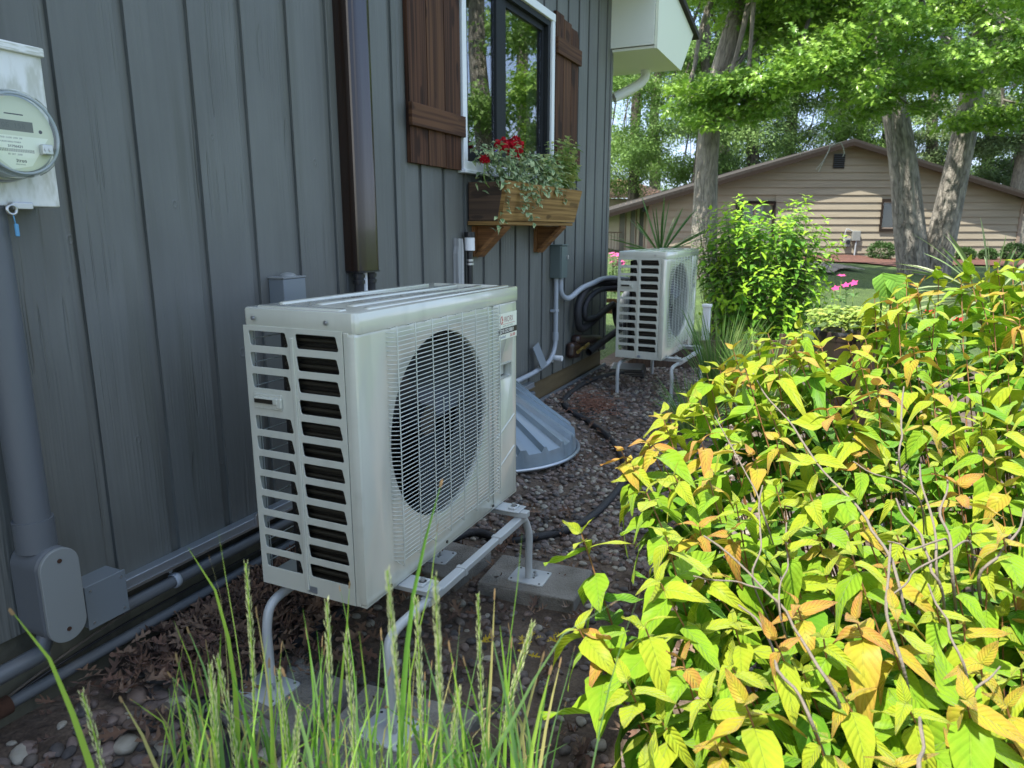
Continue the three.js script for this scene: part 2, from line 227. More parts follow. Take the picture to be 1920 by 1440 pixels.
// ------------------------------------------------------------------ the grey house
const W = -1.95, EAVE = -7.75, roofY = (z) => z < 3 ? 3.325 + (z - EAVE) * 0.177 : 3.325 + (13.75 - z) * 0.177;
function rebase(g) {
  const b = new THREE.Box3().setFromObject(g), c = b.getCenter(V(0, 0, 0)); c.y = b.min.y;
  g.children.forEach((o) => o.position.sub(c)); g.position.copy(c);
}
const house = thing('grey_house', 'nearest house, grey vertical board siding with brown shutters and a black-framed window', 'house');
{
  const zy = (pts, x0, th, holes = []) => { const s = poly(pts.map(([z, y]) => [-z, y])); holes.forEach((h) => s.holes.push(new THREE.Path(h.map(([z, y]) => new THREE.Vector2(-z, y))))); return new THREE.ExtrudeGeometry(s, { depth: th, bevelEnabled: false }).applyMatrix4(M4(0, 0, 0, 0, Math.PI / 2, 0)).translate(x0, 0, 0); };
  const hole = [[-4.8, 1.78], [-3.57, 1.78], [-3.57, 2.79], [-4.8, 2.79]];
  const wall = part('wall', muv(zy([[-6.2, 0.36], [12, 0.36], [12, roofY(12) - 0.2], [3, roofY(3) - 0.2], [-6.2, roofY(-6.2) - 0.2]], W - 0.161, 0.15, [hole])), M.siding, house);
  let z = 0.5 - 0.1; z = -1.303 + 0.2275 * 9;
  for (; z > -6.2; z -= 0.2275) {
    const a = Math.max(z - 0.2275 + 0.017, -6.2), b = z - 0.017; if (b - a < 0.03) continue;
    // boards that meet the window opening are cut round it
    const o = rnd() * 5, pieces = [];
    const cut = (y0, y1) => pieces.push(muv(new RoundedBoxGeometry(0.018, y1 - y0, b - a, 1, 0.0025).applyMatrix4(M4(W - 0.007, (y0 + y1) / 2, (a + b) / 2)), 'y', o, o * 1.7));
    const top = roofY((a + b) / 2) - 0.25;
    if (b > -4.8 && a < -3.57) { cut(0.34, 1.76); cut(2.81, top); } else cut(0.34, top);
    pieces.forEach((g) => part('board', g, M.siding, wall));
  }
  part('corner_board', [muv(span(W - 0.02, W + 0.012, 0.34, roofY(-6.2) - 0.25, -6.235, -6.19, 0.004)), muv(span(W - 0.1, W + 0.01, 0.34, roofY(-6.2) - 0.25, -6.25, -6.236, 0.004))], M.siding, house);
  part('end_wall', [muv(span(-9, W - 0.02, 0.36, 3.35, -6.22, -6.05)), muv(span(-9.1, -8.95, 0.36, 4.9, -6, 12)), muv(span(-9, W - 0.02, 0.36, 3.3, 11.9, 12.05))], M.siding, house);
  part('foundation', [muv(span(W - 0.25, W - 0.028, -0.3, 0.355, -4.55, 12)), muv(span(-9, W - 0.06, -0.3, 0.355, -6.17, -6.0))], M.foundation, house);
  part('base_board', muv(span(W - 0.12, W - 0.02, -0.2, 0.345, -6.2, -4.56, 0.006)), M.band, house);
  // roof over the wall, its sloping rake board and the boxed-in corner
  const slab = (z0, z1) => zy([[z0, roofY(z0)], [z1, roofY(z1)], [z1, roofY(z1) - 0.05], [z0, roofY(z0) - 0.05]], -9.6, 9.6 - 1.52);
  part('roof', [muv(slab(EAVE, 3)), muv(slab(3, 13.75))], M.shingle, house);
  part('rake_board', zy([[-6.2, 2.875], [-7.14, 2.875], [-7.62, roofY(-7.62) - 0.054], [3, roofY(3) - 0.054], [12, roofY(12) - 0.054], [12, roofY(12) - 0.3], [3, roofY(3) - 0.3], [-6.2, roofY(-6.2) - 0.3]], -1.58, 0.024), M.fascia, house);
  part('soffit', [zy([[-6.2, roofY(-6.2) - 0.27], [3, roofY(3) - 0.27], [12, roofY(12) - 0.27], [12, roofY(12) - 0.25], [3, roofY(3) - 0.25], [-6.2, roofY(-6.2) - 0.25]], W, -W - 1.585)], M.soffit, house);
  part('eave_box', [span(W - 2, -1.583, 2.88, 2.9, -7.13, -6.205), span(W - 0.0, -1.583, 2.905, 3.32, -6.2, -6.185), span(-9.5, -1.583, 2.885, 3.2, -7.15, -7.13)], M.soffit, house);
  part('gutter', tube([V(-1.62, 3.22, -7.6), V(-2.0, 3.2, -7.6), V(-9, 3.15, -7.6)], 0.06, 8), M.white, house); part('downspout', tube([V(-1.86, 2.88, -7.0), V(-1.86, 2.82, -7.0), V(-1.92, 2.74, -6.95), V(-2.1, 2.62, -6.8)], 0.045, 12), M.white, house);
  // window
  const win = part('window', [span(W, W + 0.035, 1.735, 1.785, -4.845, -3.525, 0.004), span(W, W + 0.035, 2.785, 2.835, -4.845, -3.525, 0.004), span(W, W + 0.033, 1.785, 2.785, -3.572, -3.526, 0.004), span(W, W + 0.033, 1.785, 2.785, -4.844, -4.797, 0.004), span(W, W + 0.05, 1.72, 1.738, -4.86, -3.51, 0.004)], M.white, house);
  part('frame', [span(W - 0.05, W + 0.018, 1.787, 1.825, -4.795, -3.574), span(W - 0.05, W + 0.018, 2.748, 2.783, -4.795, -3.574), span(W - 0.05, W + 0.0175, 1.825, 2.748, -3.606, -3.575), span(W - 0.05, W + 0.0175, 1.825, 2.748, -4.794, -4.755)], M.blackFrame, win);
  part('sash', [span(W - 0.035, W + 0.004, 1.826, 2.747, -4.07, -3.99, 0.004), span(W - 0.045, W - 0.006, 1.826, 2.747, -4.14, -4.071, 0.004), span(W - 0.03, W - 0.002, 1.826, 1.86, -3.99, -3.607), span(W - 0.04, W - 0.012, 1.826, 1.862, -4.754, -4.141), span(W - 0.04, W - 0.012, 2.71, 2.747, -4.754, -4.141), span(W - 0.04, W - 0.0125, 1.863, 2.709, -4.754, -4.72)], M.blackFrame, win);
  part('pane', box(0.004, 0.89, 0.38, W - 0.016, 2.304, -3.799), M.glass, win); part('pane', box(0.004, 0.846, 0.578, W - 0.026, 2.286, -4.43), M.glass, win);
  part('latch', rbox(0.012, 0.07, 0.018, 0.004, W - 0.008, 2.36, -3.635), M.steel, win);
  part('room', [span(W - 1.6, W - 1.5, 0.6, 3, -5.6, -2.6), span(W - 1.5, W - 0.17, 0.6, 3, -2.65, -2.6), span(W - 1.5, W - 0.17, 0.6, 3, -5.6, -5.55), span(W - 1.5, W - 0.17, 2.95, 3, -5.55, -2.65), span(W - 1.5, W - 0.17, 0.6, 0.65, -5.55, -2.65)], M.room, house);
  { const g = new THREE.PlaneGeometry(0.5, 1.2, 60, 1), p = g.attributes.position; for (let i = 0; i < p.count; i++) p.setZ(i, 0.018 * Math.sin(p.getX(i) * 95)); g.computeVertexNormals(); part('curtain', g.applyMatrix4(M4(W - 0.24, 2.25, -3.65, 0, Math.PI / 2, 0)), M.curtain, house); }
  // shutters: three boards and two battens each
  const shutter = (z0, z1, y0, y1, slope) => {
    const n = 3, w = (z1 - z0) / n; let root;
    for (let i = 0; i < n; i++) {
      const a = z0 + i * w + 0.003, b = z0 + (i + 1) * w - 0.003, yt = y1 - slope * (n - 1 - i) * 0.02, s = poly([[-b, y0 + R(-0.003, 0.003)], [-a, y0], [-a, yt - (i === 0 ? 0.05 : 0)], [-a - 0.03 * (i === 0), yt], [-b, yt]]);
      const g = muv(extrude(s, 0.02, 0.002).applyMatrix4(M4(0, 0, 0, 0, Math.PI / 2, 0)).translate(W + 0.006, 0, 0), 'y', rnd() * 3, rnd() * 3);
      if (!i) { root = part('shutter', [muv(span(W, W + 0.008, y0 + 0.05, y1 - 0.1, z0 + 0.02, z1 - 0.02))], M.stain, house); }
      part('shutter_board', g, i === 1 ? M.stain2 : M.stain, root);
    }
    for (const yb of [1.9, 2.6]) part('batten', muv(span(W + 0.029, W + 0.05, yb, yb + 0.105, z0 - 0.012, z1 + 0.012, 0.003), 'h', rnd() * 3, rnd() * 3), M.stain2, root);
  };
  shutter(-3.51, -3.005, 1.732, 2.88, 0); shutter(-5.33, -4.872, 1.79, 2.87, 1);
  rebase(house);
}

// ------------------------------------------------------------------ things on the grey wall
{ // brown line-set cover
  const t = thing('line_set_cover', 'glossy dark brown pipe cover running down the grey wall beside the left shutter', 'pipe cover');
  const s = new THREE.Shape(); s.moveTo(0, 2.5); s.lineTo(0.045, 2.5); s.bezierCurveTo(0.085, 2.5, 0.09, 2.52, 0.09, 2.555); s.lineTo(0.09, 2.6); s.bezierCurveTo(0.09, 2.63, 0.08, 2.645, 0.045, 2.645); s.lineTo(0, 2.645); s.closePath();
  part('channel', extrude(s, 2.75, 0).applyMatrix4(M4(W + 0.002, 1.245, 0, -Math.PI / 2, 0, 0)), M.duct, t);
  part('cap', extrude(s, 0.006, 0).applyMatrix4(M4(W + 0.0035, 1.238, 0, -Math.PI / 2, 0, 0, [1.02, 1.001, 1])), M.black, t);
  const pipeDown = (dz, r, m, y) => part('pipe', tube([V(W + 0.05, 1.26, dz), V(W + 0.05, 1.05, dz), V(W + 0.07, y, dz), V(W + 0.25, y - 0.12, dz - 0.02), V(-1.53, y - 0.14, dz + 0.06)], r, 24), m, t);
  pipeDown(-2.53, 0.021, M.rubber, 0.9); pipeDown(-2.615, 0.021, M.rubber, 0.86); pipeDown(-2.572, 0.012, M.white, 0.7);
  for (const dz of [-2.53, -2.615]) for (let i = 0; i < 2; i++) part('collar', disc(V(W + 0.05, 1.19 + i * 0.026, dz), V(0, 1, 0), 0.026, 0.014), M.black, t);
  rebase(t);
}
{ // electricity meter on its socket box
  const t = thing('electric_meter', 'round glass electricity meter on a weathered white socket box at the left edge', 'electric meter');
  const X = -1.85, z1 = -1.223, z0 = -0.98;
  part('socket_box', [rbox(0.1, 0.37, 0.243, 0.004, X - 0.05, 1.66, (z0 + z1) / 2), rbox(0.112, 0.022, 0.25, 0.004, X - 0.046, 1.845, (z0 + z1) / 2)], M.whiteDirty, t);
  const c = V(X, 1.635, -1.085), d = V(1, 0, 0);
  part('ring', new THREE.TorusGeometry(0.094, 0.012, 10, 40).applyMatrix4(M4(X + 0.006, c.y, c.z, 0, Math.PI / 2, 0)), M.steel, t);
  part('meter_base', disc(c, d, 0.094, 0.072, 40), M.pipeLight, t);
  const face = document.createElement('canvas'); face.width = face.height = 512; const g = face.getContext('2d');
  g.fillStyle = '#c9ccb4'; g.fillRect(0, 0, 512, 512); g.fillStyle = '#dfe2d0'; g.beginPath(); g.moveTo(40, 268); g.lineTo(470, 268); g.lineTo(330, 470); g.lineTo(190, 500); g.lineTo(40, 380); g.fill();
  g.fillStyle = '#55584a'; g.fillRect(120, 165, 250, 72); g.fillStyle = '#3e4136'; g.font = '46px monospace'; g.fillText('06 158', 150, 217); g.fillStyle = '#222';
  g.fillRect(180, 118, 130, 8); g.font = '15px sans-serif'; g.fillText('TYPE C2SOD  CL200  240V  3W', 80, 290); g.fillText('CROW WING POWER', 130, 318); g.font = 'bold 24px sans-serif'; g.fillText('31756421', 175, 350);
  for (let i = 0; i < 60; i++) g.fillRect(120 + i * 4, 358, i % 3 ? 1 : 2.5, 22); g.font = '16px sans-serif'; g.fillText('60  OCT  2008', 170, 402); g.font = 'bold 30px sans-serif'; g.fillText('Itron', 220, 450); g.font = '11px sans-serif'; g.fillText('MADE IN USA', 215, 468);
  g.beginPath(); g.arc(420, 225, 13, 0, 7); g.fill();
  const ft = new THREE.CanvasTexture(face); ft.colorSpace = THREE.SRGBColorSpace;
  part('dial_plate', new THREE.CircleGeometry(0.083, 40).applyMatrix4(M4(X + 0.09, c.y, c.z, 0, Math.PI / 2, 0)), mat(1, 1, 1, 0.5, { map: ft }), t);
  part('sensor_port', [rbox(0.014, 0.024, 0.026, 0.003, X + 0.1, c.y - 0.03, c.z - 0.056), disc(V(X + 0.1, c.y - 0.03, c.z - 0.05), d, 0.004, 0.009, 10), disc(V(X + 0.1, c.y - 0.03, c.z - 0.06), d, 0.004, 0.009, 10)], M.steel, t);
  const pr = [[0.0, 0.104], [0.05, 0.104], [0.08, 0.102], [0.089, 0.096], [0.097, 0.086], [0.098, 0.02], [0.101, 0.012], [0.101, 0.008], [0.096, 0.002]].map(([a, b]) => new THREE.Vector2(a, b));
  part('glass_cover', new THREE.LatheGeometry(pr, 48).applyMatrix4(M4(X + 0.012, c.y, c.z, 0, 0, -Math.PI / 2)), M.clear, t);
  part('rim', [new THREE.TorusGeometry(0.0885, 0.0035, 8, 48).applyMatrix4(M4(X + 0.098, c.y, c.z, 0, Math.PI / 2, 0)), new THREE.TorusGeometry(0.0985, 0.002, 8, 48).applyMatrix4(M4(X + 0.05, c.y, c.z, 0, Math.PI / 2, 0))], M.pipeLight, t);
  part('hasp', [rbox(0.02, 0.018, 0.05, 0.003, X + 0.006, 1.476, -1.12), new THREE.TorusGeometry(0.011, 0.004, 8, 16).applyMatrix4(M4(X + 0.018, 1.466, -1.09, 0, Math.PI / 2, 0))], M.steel, t);
  part('seal_tag', [tube([V(X + 0.02, 1.456, -1.09), V(X + 0.02, 1.44, -1.092), V(X + 0.018, 1.43, -1.094)], 0.0015, 6), rbox(0.006, 0.03, 0.009, 0.002, X + 0.02, 1.418, -1.094)], mat(0.1, 0.3, 0.5, 0.5), t);
  rebase(t);
}
{ // service conduit under the meter, with its oval access fitting
  const t = thing('service_conduit', 'thick grey conduit below the electricity meter ending in an oval access fitting', 'conduit');
  const X = -1.885, zc = -1.06;
  part('pipe', [rod(V(X, 0.66, zc), V(X, 1.475, zc), 0.042, 0.042, 24)], M.pvcGrey, t); part('upper_pipe', [rod(V(X, 1.86, zc), V(X, 3.0, zc), 0.042, 0.042, 24), disc(V(X, 1.855, zc), V(0, 1, 0), 0.052, 0.05)], M.pvcLid, t);
  part('collar', disc(V(X, 0.59, zc), V(0, 1, 0), 0.048, 0.085, 24), M.pvcGrey, t);
  const s = rrect(-0.052, 0.335, 0.052, 0.6, 0.051), e = (d, b, x) => extrude(s, d, b, 14).applyMatrix4(M4(x, 0, zc - 0.005, 0, Math.PI / 2, 0));
  part('fitting', e(0.1, 0.012, -1.93), M.pvcGrey, t); const lid = part('cover_plate', e(0.007, 0.002, -1.815), M.pvcLid, t);
  for (const y of [0.37, 0.567]) part('screw', disc(V(-1.808, y, zc - 0.005), V(1, 0, 0), 0.006, 0.004, 10), M.rust, lid);
  part('lower_pipe', tube([V(X, 0.36, zc), V(X - 0.012, 0.3, zc + 0.03), V(X - 0.014, 0.285, -0.9), V(X - 0.014, 0.28, 0.6)], 0.024, 30), M.pvcGrey, t);
  rebase(t);
}
{
  const t = thing('junction_box', 'small square grey metal junction box with four screws low on the wall', 'junction box'), X = W + 0.075;
  part('case', rbox(0.08, 0.128, 0.122, 0.003, X - 0.04, 0.362, -1.222), M.boxGrey, t); const c = part('cover', rbox(0.006, 0.134, 0.128, 0.002, X + 0.003, 0.362, -1.222), M.boxGrey, t);
  for (const [a, b] of [[-1, -1], [-1, 1], [1, -1], [1, 1]]) part('screw', disc(V(X + 0.006, 0.362 + a * 0.05 - 0.0, -1.222 + b * 0.048), V(1, 0, 0), 0.0035, 0.002, 8), M.steel, c);
  rebase(t);
}
{
  const t = thing('wireway', 'silver metal cable channel running low along the grey wall behind the unit', 'cable channel');
  part('channel', [span(W + 0.002, W + 0.042, 0.335, 0.37, -4.5, -1.286, 0.003)], M.galv, t); part('lip', span(W + 0.04, W + 0.046, 0.333, 0.342, -4.5, -1.286), M.steel, t);
  for (const z of [-1.85, -2.9, -3.9]) part('clip', [rbox(0.012, 0.05, 0.02, 0.003, W + 0.047, 0.36, z), disc(V(W + 0.05, 0.385, z), V(1, 0, 0), 0.006, 0.006, 8)], M.steel, t);
  rebase(t);
}
{
  const t = thing('wall_conduit', 'grey conduit with straps just under the silver cable channel', 'conduit');
  part('pipe', rod(V(W + 0.03, 0.284, -1.29), V(W + 0.03, 0.284, -4.5), 0.02, 0.02, 14), M.pipePaint, t);
  for (const z of [-1.49, -2.3, -3.1]) part('strap', [new THREE.TorusGeometry(0.022, 0.004, 6, 16).applyMatrix4(M4(W + 0.03, 0.284, z, 0, 0, 0, [1, 1, 3])), disc(V(W + 0.004, 0.312, z), V(1, 0, 0), 0.007, 0.01, 8)], M.pipeLight, t);
  rebase(t);
}
{
  const t = thing('foundation_pipe', 'lowest grey pipe with a rusty coupling along the foundation above the leaves', 'pipe');
  part('pipe', rod(V(W + 0.02, 0.175, -0.93), V(W + 0.02, 0.2, -6.2), 0.017, 0.017, 12), M.pipePaint, t);
  part('coupling', [disc(V(W + 0.02, 0.175, -0.955), V(0, 0, 1), 0.026, 0.04, 14), disc(V(W + 0.02, 0.174, -0.9), V(0, 0, 1), 0.02, 0.4, 14)], M.rust, t);
  rebase(t);
}
for (const [y0, y1, y2, r, k] of [[0.2, 0.245, 0.27, 0.0035, 'upper of two thin pale cables sagging along the foundation'], [0.19, 0.21, 0.215, 0.004, 'lower dark thin cable lying along the foundation']])
  single('wall_cable', tube([V(W + 0.03, y0 - 0.05, -0.75), V(W + 0.012, y0, -1.0), V(W + 0.0, y1, -1.35), V(W + 0.005, y2, -1.9), V(W + 0.004, y2 + 0.01, -2.8)], r, 40, 6), r < 0.0038 ? M.twig : M.black, k, 'cable');
{
  const t = thing('weatherproof_box', 'small grey outlet box with a domed lid on the wall behind the near unit', 'outlet box');
  part('case', rbox(0.075, 0.1, 0.12, 0.005, W + 0.04, 1.19, -2.1), M.boxGrey, t); part('lid', [rbox(0.08, 0.008, 0.126, 0.003, W + 0.04, 1.243, -2.1)], M.pvcLid, t);
  part('dome', new THREE.SphereGeometry(0.03, 20, 8, 0, 6.3, 0, 1.5).applyMatrix4(M4(W + 0.045, 1.245, -2.1, 0, 0, 0, [1, 0.55, 1.15])), M.pvcLid, t); rebase(t);
}
single('wood_strip', muv(extrude(poly([[0, 0.6], [0.062, 0.6], [0.062, 1.3], [0.058, 1.34], [0.052, 1.37], [0.006, 1.372], [0.008, 1.33], [0, 1.29]]), 0.03, 0.003).applyMatrix4(M4(W + 0.004, 0, -3.44, 0, Math.PI / 2, 0))), M.oldWood, 'weathered grey wood strip fixed upright to the wall left of the capped pipe', 'wood strip');
{
  const t = thing('capped_pipe', 'short dark pipe with white coupling and black cap under the planter', 'pipe'), x = W + 0.045, z = -3.555;
  part('pipe', rod(V(x, 0.6, z), V(x, 1.31, z), 0.017, 0.017, 14), M.black, t); part('coupling', [disc(V(x, 1.305, z), V(0, 1, 0), 0.029, 0.07)], M.white, t); part('cap', disc(V(x, 1.376, z), V(0, 1, 0), 0.031, 0.03), M.black, t);
  part('clamp', [disc(V(x, 1.245, z), V(0, 1, 0), 0.02, 0.012), disc(V(x, 1.225, z), V(0, 1, 0), 0.022, 0.012)], M.steel, t); rebase(t);
}
{
  const t = thing('disconnect_box', 'grey-green electrical disconnect box on the wall right of the planter bracket', 'electrical box'), z0 = -4.99, z1 = -4.86;
  part('case', rbox(0.085, 0.235, 0.13, 0.006, W + 0.045, 1.188, (z0 + z1) / 2), M.green, t); part('door', rbox(0.008, 0.225, 0.122, 0.003, W + 0.091, 1.185, (z0 + z1) / 2), M.green, t); part('hood', rbox(0.1, 0.008, 0.136, 0.003, W + 0.05, 1.309, (z0 + z1) / 2), M.green, t);
  part('hasp', rbox(0.012, 0.03, 0.014, 0.003, W + 0.1, 1.22, -4.975), M.steel, t); rebase(t);
}
{
  const t = thing('disconnect_conduit', 'grey conduit dropping from the disconnect box and bending left above the window well', 'conduit'), x = W + 0.04;
  part('pipe', tube([V(x, 1.075, -4.9), V(x, 0.8, -4.9), V(x, 0.6, -4.9), V(x, 0.52, -4.86), V(x + 0.01, 0.47, -4.74), V(x + 0.01, 0.44, -4.4), V(x + 0.01, 0.43, -3.2)], 0.017, 60, 10, 0.2), M.pipeLight, t);
  for (const [y, z] of [[0.83, -4.9]]) part('strap', rbox(0.05, 0.02, 0.06, 0.004, x - 0.01, y, z), M.pipeLight, t);
  part('coupling', disc(V(x, 0.61, -4.9), V(0, 1, 0), 0.022, 0.06), M.pipeLight, t); rebase(t);
}
const U2 = V(-1.225, 0.421, -5.42), U2TURN = -0.05;
single('flexible_conduit', tube([V(W + 0.05, 1.07, -4.965), V(W + 0.05, 0.97, -4.97), V(W + 0.055, 0.92, -5.03), V(W + 0.07, 0.91, -5.12), V(W + 0.1, 0.97, -5.3), V(W + 0.13, 1.0, -5.5), V(W + 0.14, 1.02, -5.75), V(W + 0.2, 1.01, -5.95), V(-1.6, 0.98, -6.2)], 0.021, 60, 10), M.pipeLight, 'light grey flexible conduit looping from the disconnect box to the far unit', 'conduit');
{
  const t = thing('refrigerant_lines', 'black insulated pipes looping on the wall beside the far unit', 'insulated pipes');
  part('pipe', tube([V(-1.6, 0.96, -6.2), V(W + 0.12, 0.98, -5.8), V(W + 0.1, 0.96, -5.45), V(W + 0.08, 0.86, -5.3), V(W + 0.08, 0.72, -5.28), V(W + 0.08, 0.64, -5.36), V(W + 0.08, 0.66, -5.6), V(W + 0.1, 0.74, -5.95), V(W + 0.12, 0.76, -6.12), V(W + 0.12, 0.7, -6.16), V(W + 0.14, 0.6, -6.16), V(W + 0.2, 0.55, -6.1)], 0.03, 110, 10), M.rubber, t);
  part('pipe', tube([V(-1.62, 0.92, -6.1), V(W + 0.14, 0.93, -5.8), V(W + 0.12, 0.9, -5.5), V(W + 0.1, 0.83, -5.4), V(W + 0.1, 0.75, -5.38), V(W + 0.1, 0.71, -5.45), V(W + 0.12, 0.72, -5.7), V(W + 0.15, 0.79, -5.98)], 0.022, 80, 10), M.rubber, t);
  part('pipe', tube([V(W + 0.1, 0.43, -5.5), V(W + 0.14, 0.5, -5.9), V(W + 0.22, 0.58, -6.1), V(-1.58, 0.72, -6.25)], 0.03, 40, 10), M.rubber, t); rebase(t);
}
{
  const t = thing('pipe_elbow_cover', 'dark brown rounded pipe cover with brass valves low on the wall by the corner', 'pipe cover');
  part('cover', [rbox(0.075, 0.13, 0.2, 0.035, W + 0.04, 0.475, -5.3, -0.12, 0, 0, 4), rbox(0.08, 0.085, 0.62, 0.035, W + 0.045, 0.515, -5.62, -0.14, 0, 0, 4)], M.brownBox, t);
  for (const dz of [-5.26, -5.4]) part('valve', [rod(V(W + 0.1, 0.475 + (-5.26 - dz) * 0.1, dz), V(W + 0.1, 0.49 + (-5.26 - dz) * 0.1, dz - 0.09), 0.013, 0.013, 8), disc(V(W + 0.1, 0.472 + (-5.26 - dz) * 0.1, dz + 0.012), V(0, 0, 1), 0.016, 0.012, 6)], M.brass, t);
  rebase(t);
}
{ const t = thing('vent_stub', 'short white plastic pipe stub poking out of the wall above the base board', 'pipe stub'); part('flange', disc(V(W + 0.001, 0.47, -4.93), V(1, 0, 0), 0.035, 0.008), M.white, t); part('pipe', disc(V(W, 0.47, -4.93), V(1, 0, 0.0), 0.021, 0.085), M.white, t); rebase(t); }
single('metal_flashing', box(0.004, 0.17, 0.1, W + 0.06, 0.55, -4.55, 0.25, 0, 0.3), M.boxGrey, 'bent grey sheet metal scrap leaning on the wall behind the window well cover', 'sheet metal');

// ------------------------------------------------------------------ window box with its plants
const PB = { z0: -3.6, z1: -4.79, y0: 1.467, y1: 1.675 };
{
  const t = thing('window_box', 'wooden planter box on two triangular brackets under the window', 'planter'), x0 = W + 0.02, xb = -1.755, xt = -1.715;
  part('end_board', muv(extrude(poly([[x0, PB.y0], [xb, PB.y0], [xt, PB.y1], [x0, PB.y1]]), 0.022, 0.002).translate(0, 0, PB.z0 - 0.022), 'h', 1, 2), M.cedarDark, t, 'dark weathered end board');
  part('end_board', muv(extrude(poly([[x0, PB.y0], [xb, PB.y0], [xt, PB.y1], [x0, PB.y1]]), 0.022, 0.002).translate(0, 0, PB.z1 + 0.03), 'h', 1, 2), M.cedar, t);
  const fr = extrude(poly([[PB.z1 + 0.02, 0], [PB.z0, 0], [PB.z0 + 0.004, 0.212], [PB.z1 - 0.02, 0.212]].map(([z, y]) => [-z, y])), 0.022, 0.002).applyMatrix4(M4(xb + 0.001, PB.y0, 0, 0, Math.PI / 2, 0));
  fr.applyMatrix4(new THREE.Matrix4().makeShear(0, 0, (xt - xb) / 0.21, 0, 0, 0).setPosition(-(xt - xb) / 0.21 * PB.y0, 0, 0));
  part('front_board', muv(fr, 'h', 0.3, 0.6), M.cedar, t); part('back_board', muv(span(x0 - 0.016, x0, PB.y0, PB.y1, PB.z1 + 0.04, PB.z0 - 0.025), 'h'), M.cedarDark, t);
  part('base', muv(span(x0 - 0.01, xb + 0.012, PB.y0 - 0.024, PB.y0 - 0.002, PB.z1 + 0.02, PB.z0 + 0.002, 0.002), 'h', 4, 1), M.cedar, t);
  part('potting_soil', muv(span(x0, xb + 0.01, PB.y0, PB.y1 - 0.05, PB.z1 + 0.06, PB.z0 - 0.03)), M.soil, t);
  for (const z of [-3.66, -4.56]) {
    const b = part('bracket', muv(span(W + 0.001, W + 0.02, PB.y0 - 0.2, PB.y0 - 0.026, z - 0.1, z, 0.002)), M.cedarRed, t);
    part('gusset', muv(extrude(poly([[W + 0.021, PB.y0 - 0.19], [W + 0.03, PB.y0 - 0.19], [xb - 0.005, PB.y0 - 0.026], [W + 0.021, PB.y0 - 0.026]]), 0.03, 0).translate(0, 0, z - 0.065), 'h', 3, 1), M.cedarRed, b);
    part('brace', muv(new THREE.BoxGeometry(0.24, 0.02, 0.09).applyMatrix4(M4((W + 0.03 + xb) / 2, PB.y0 - 0.112, z - 0.05, 0, 0, Math.atan2(0.164, xb - W - 0.03))), 'h', 2, 1), M.cedarRed, b);
  }
  rebase(t);
}

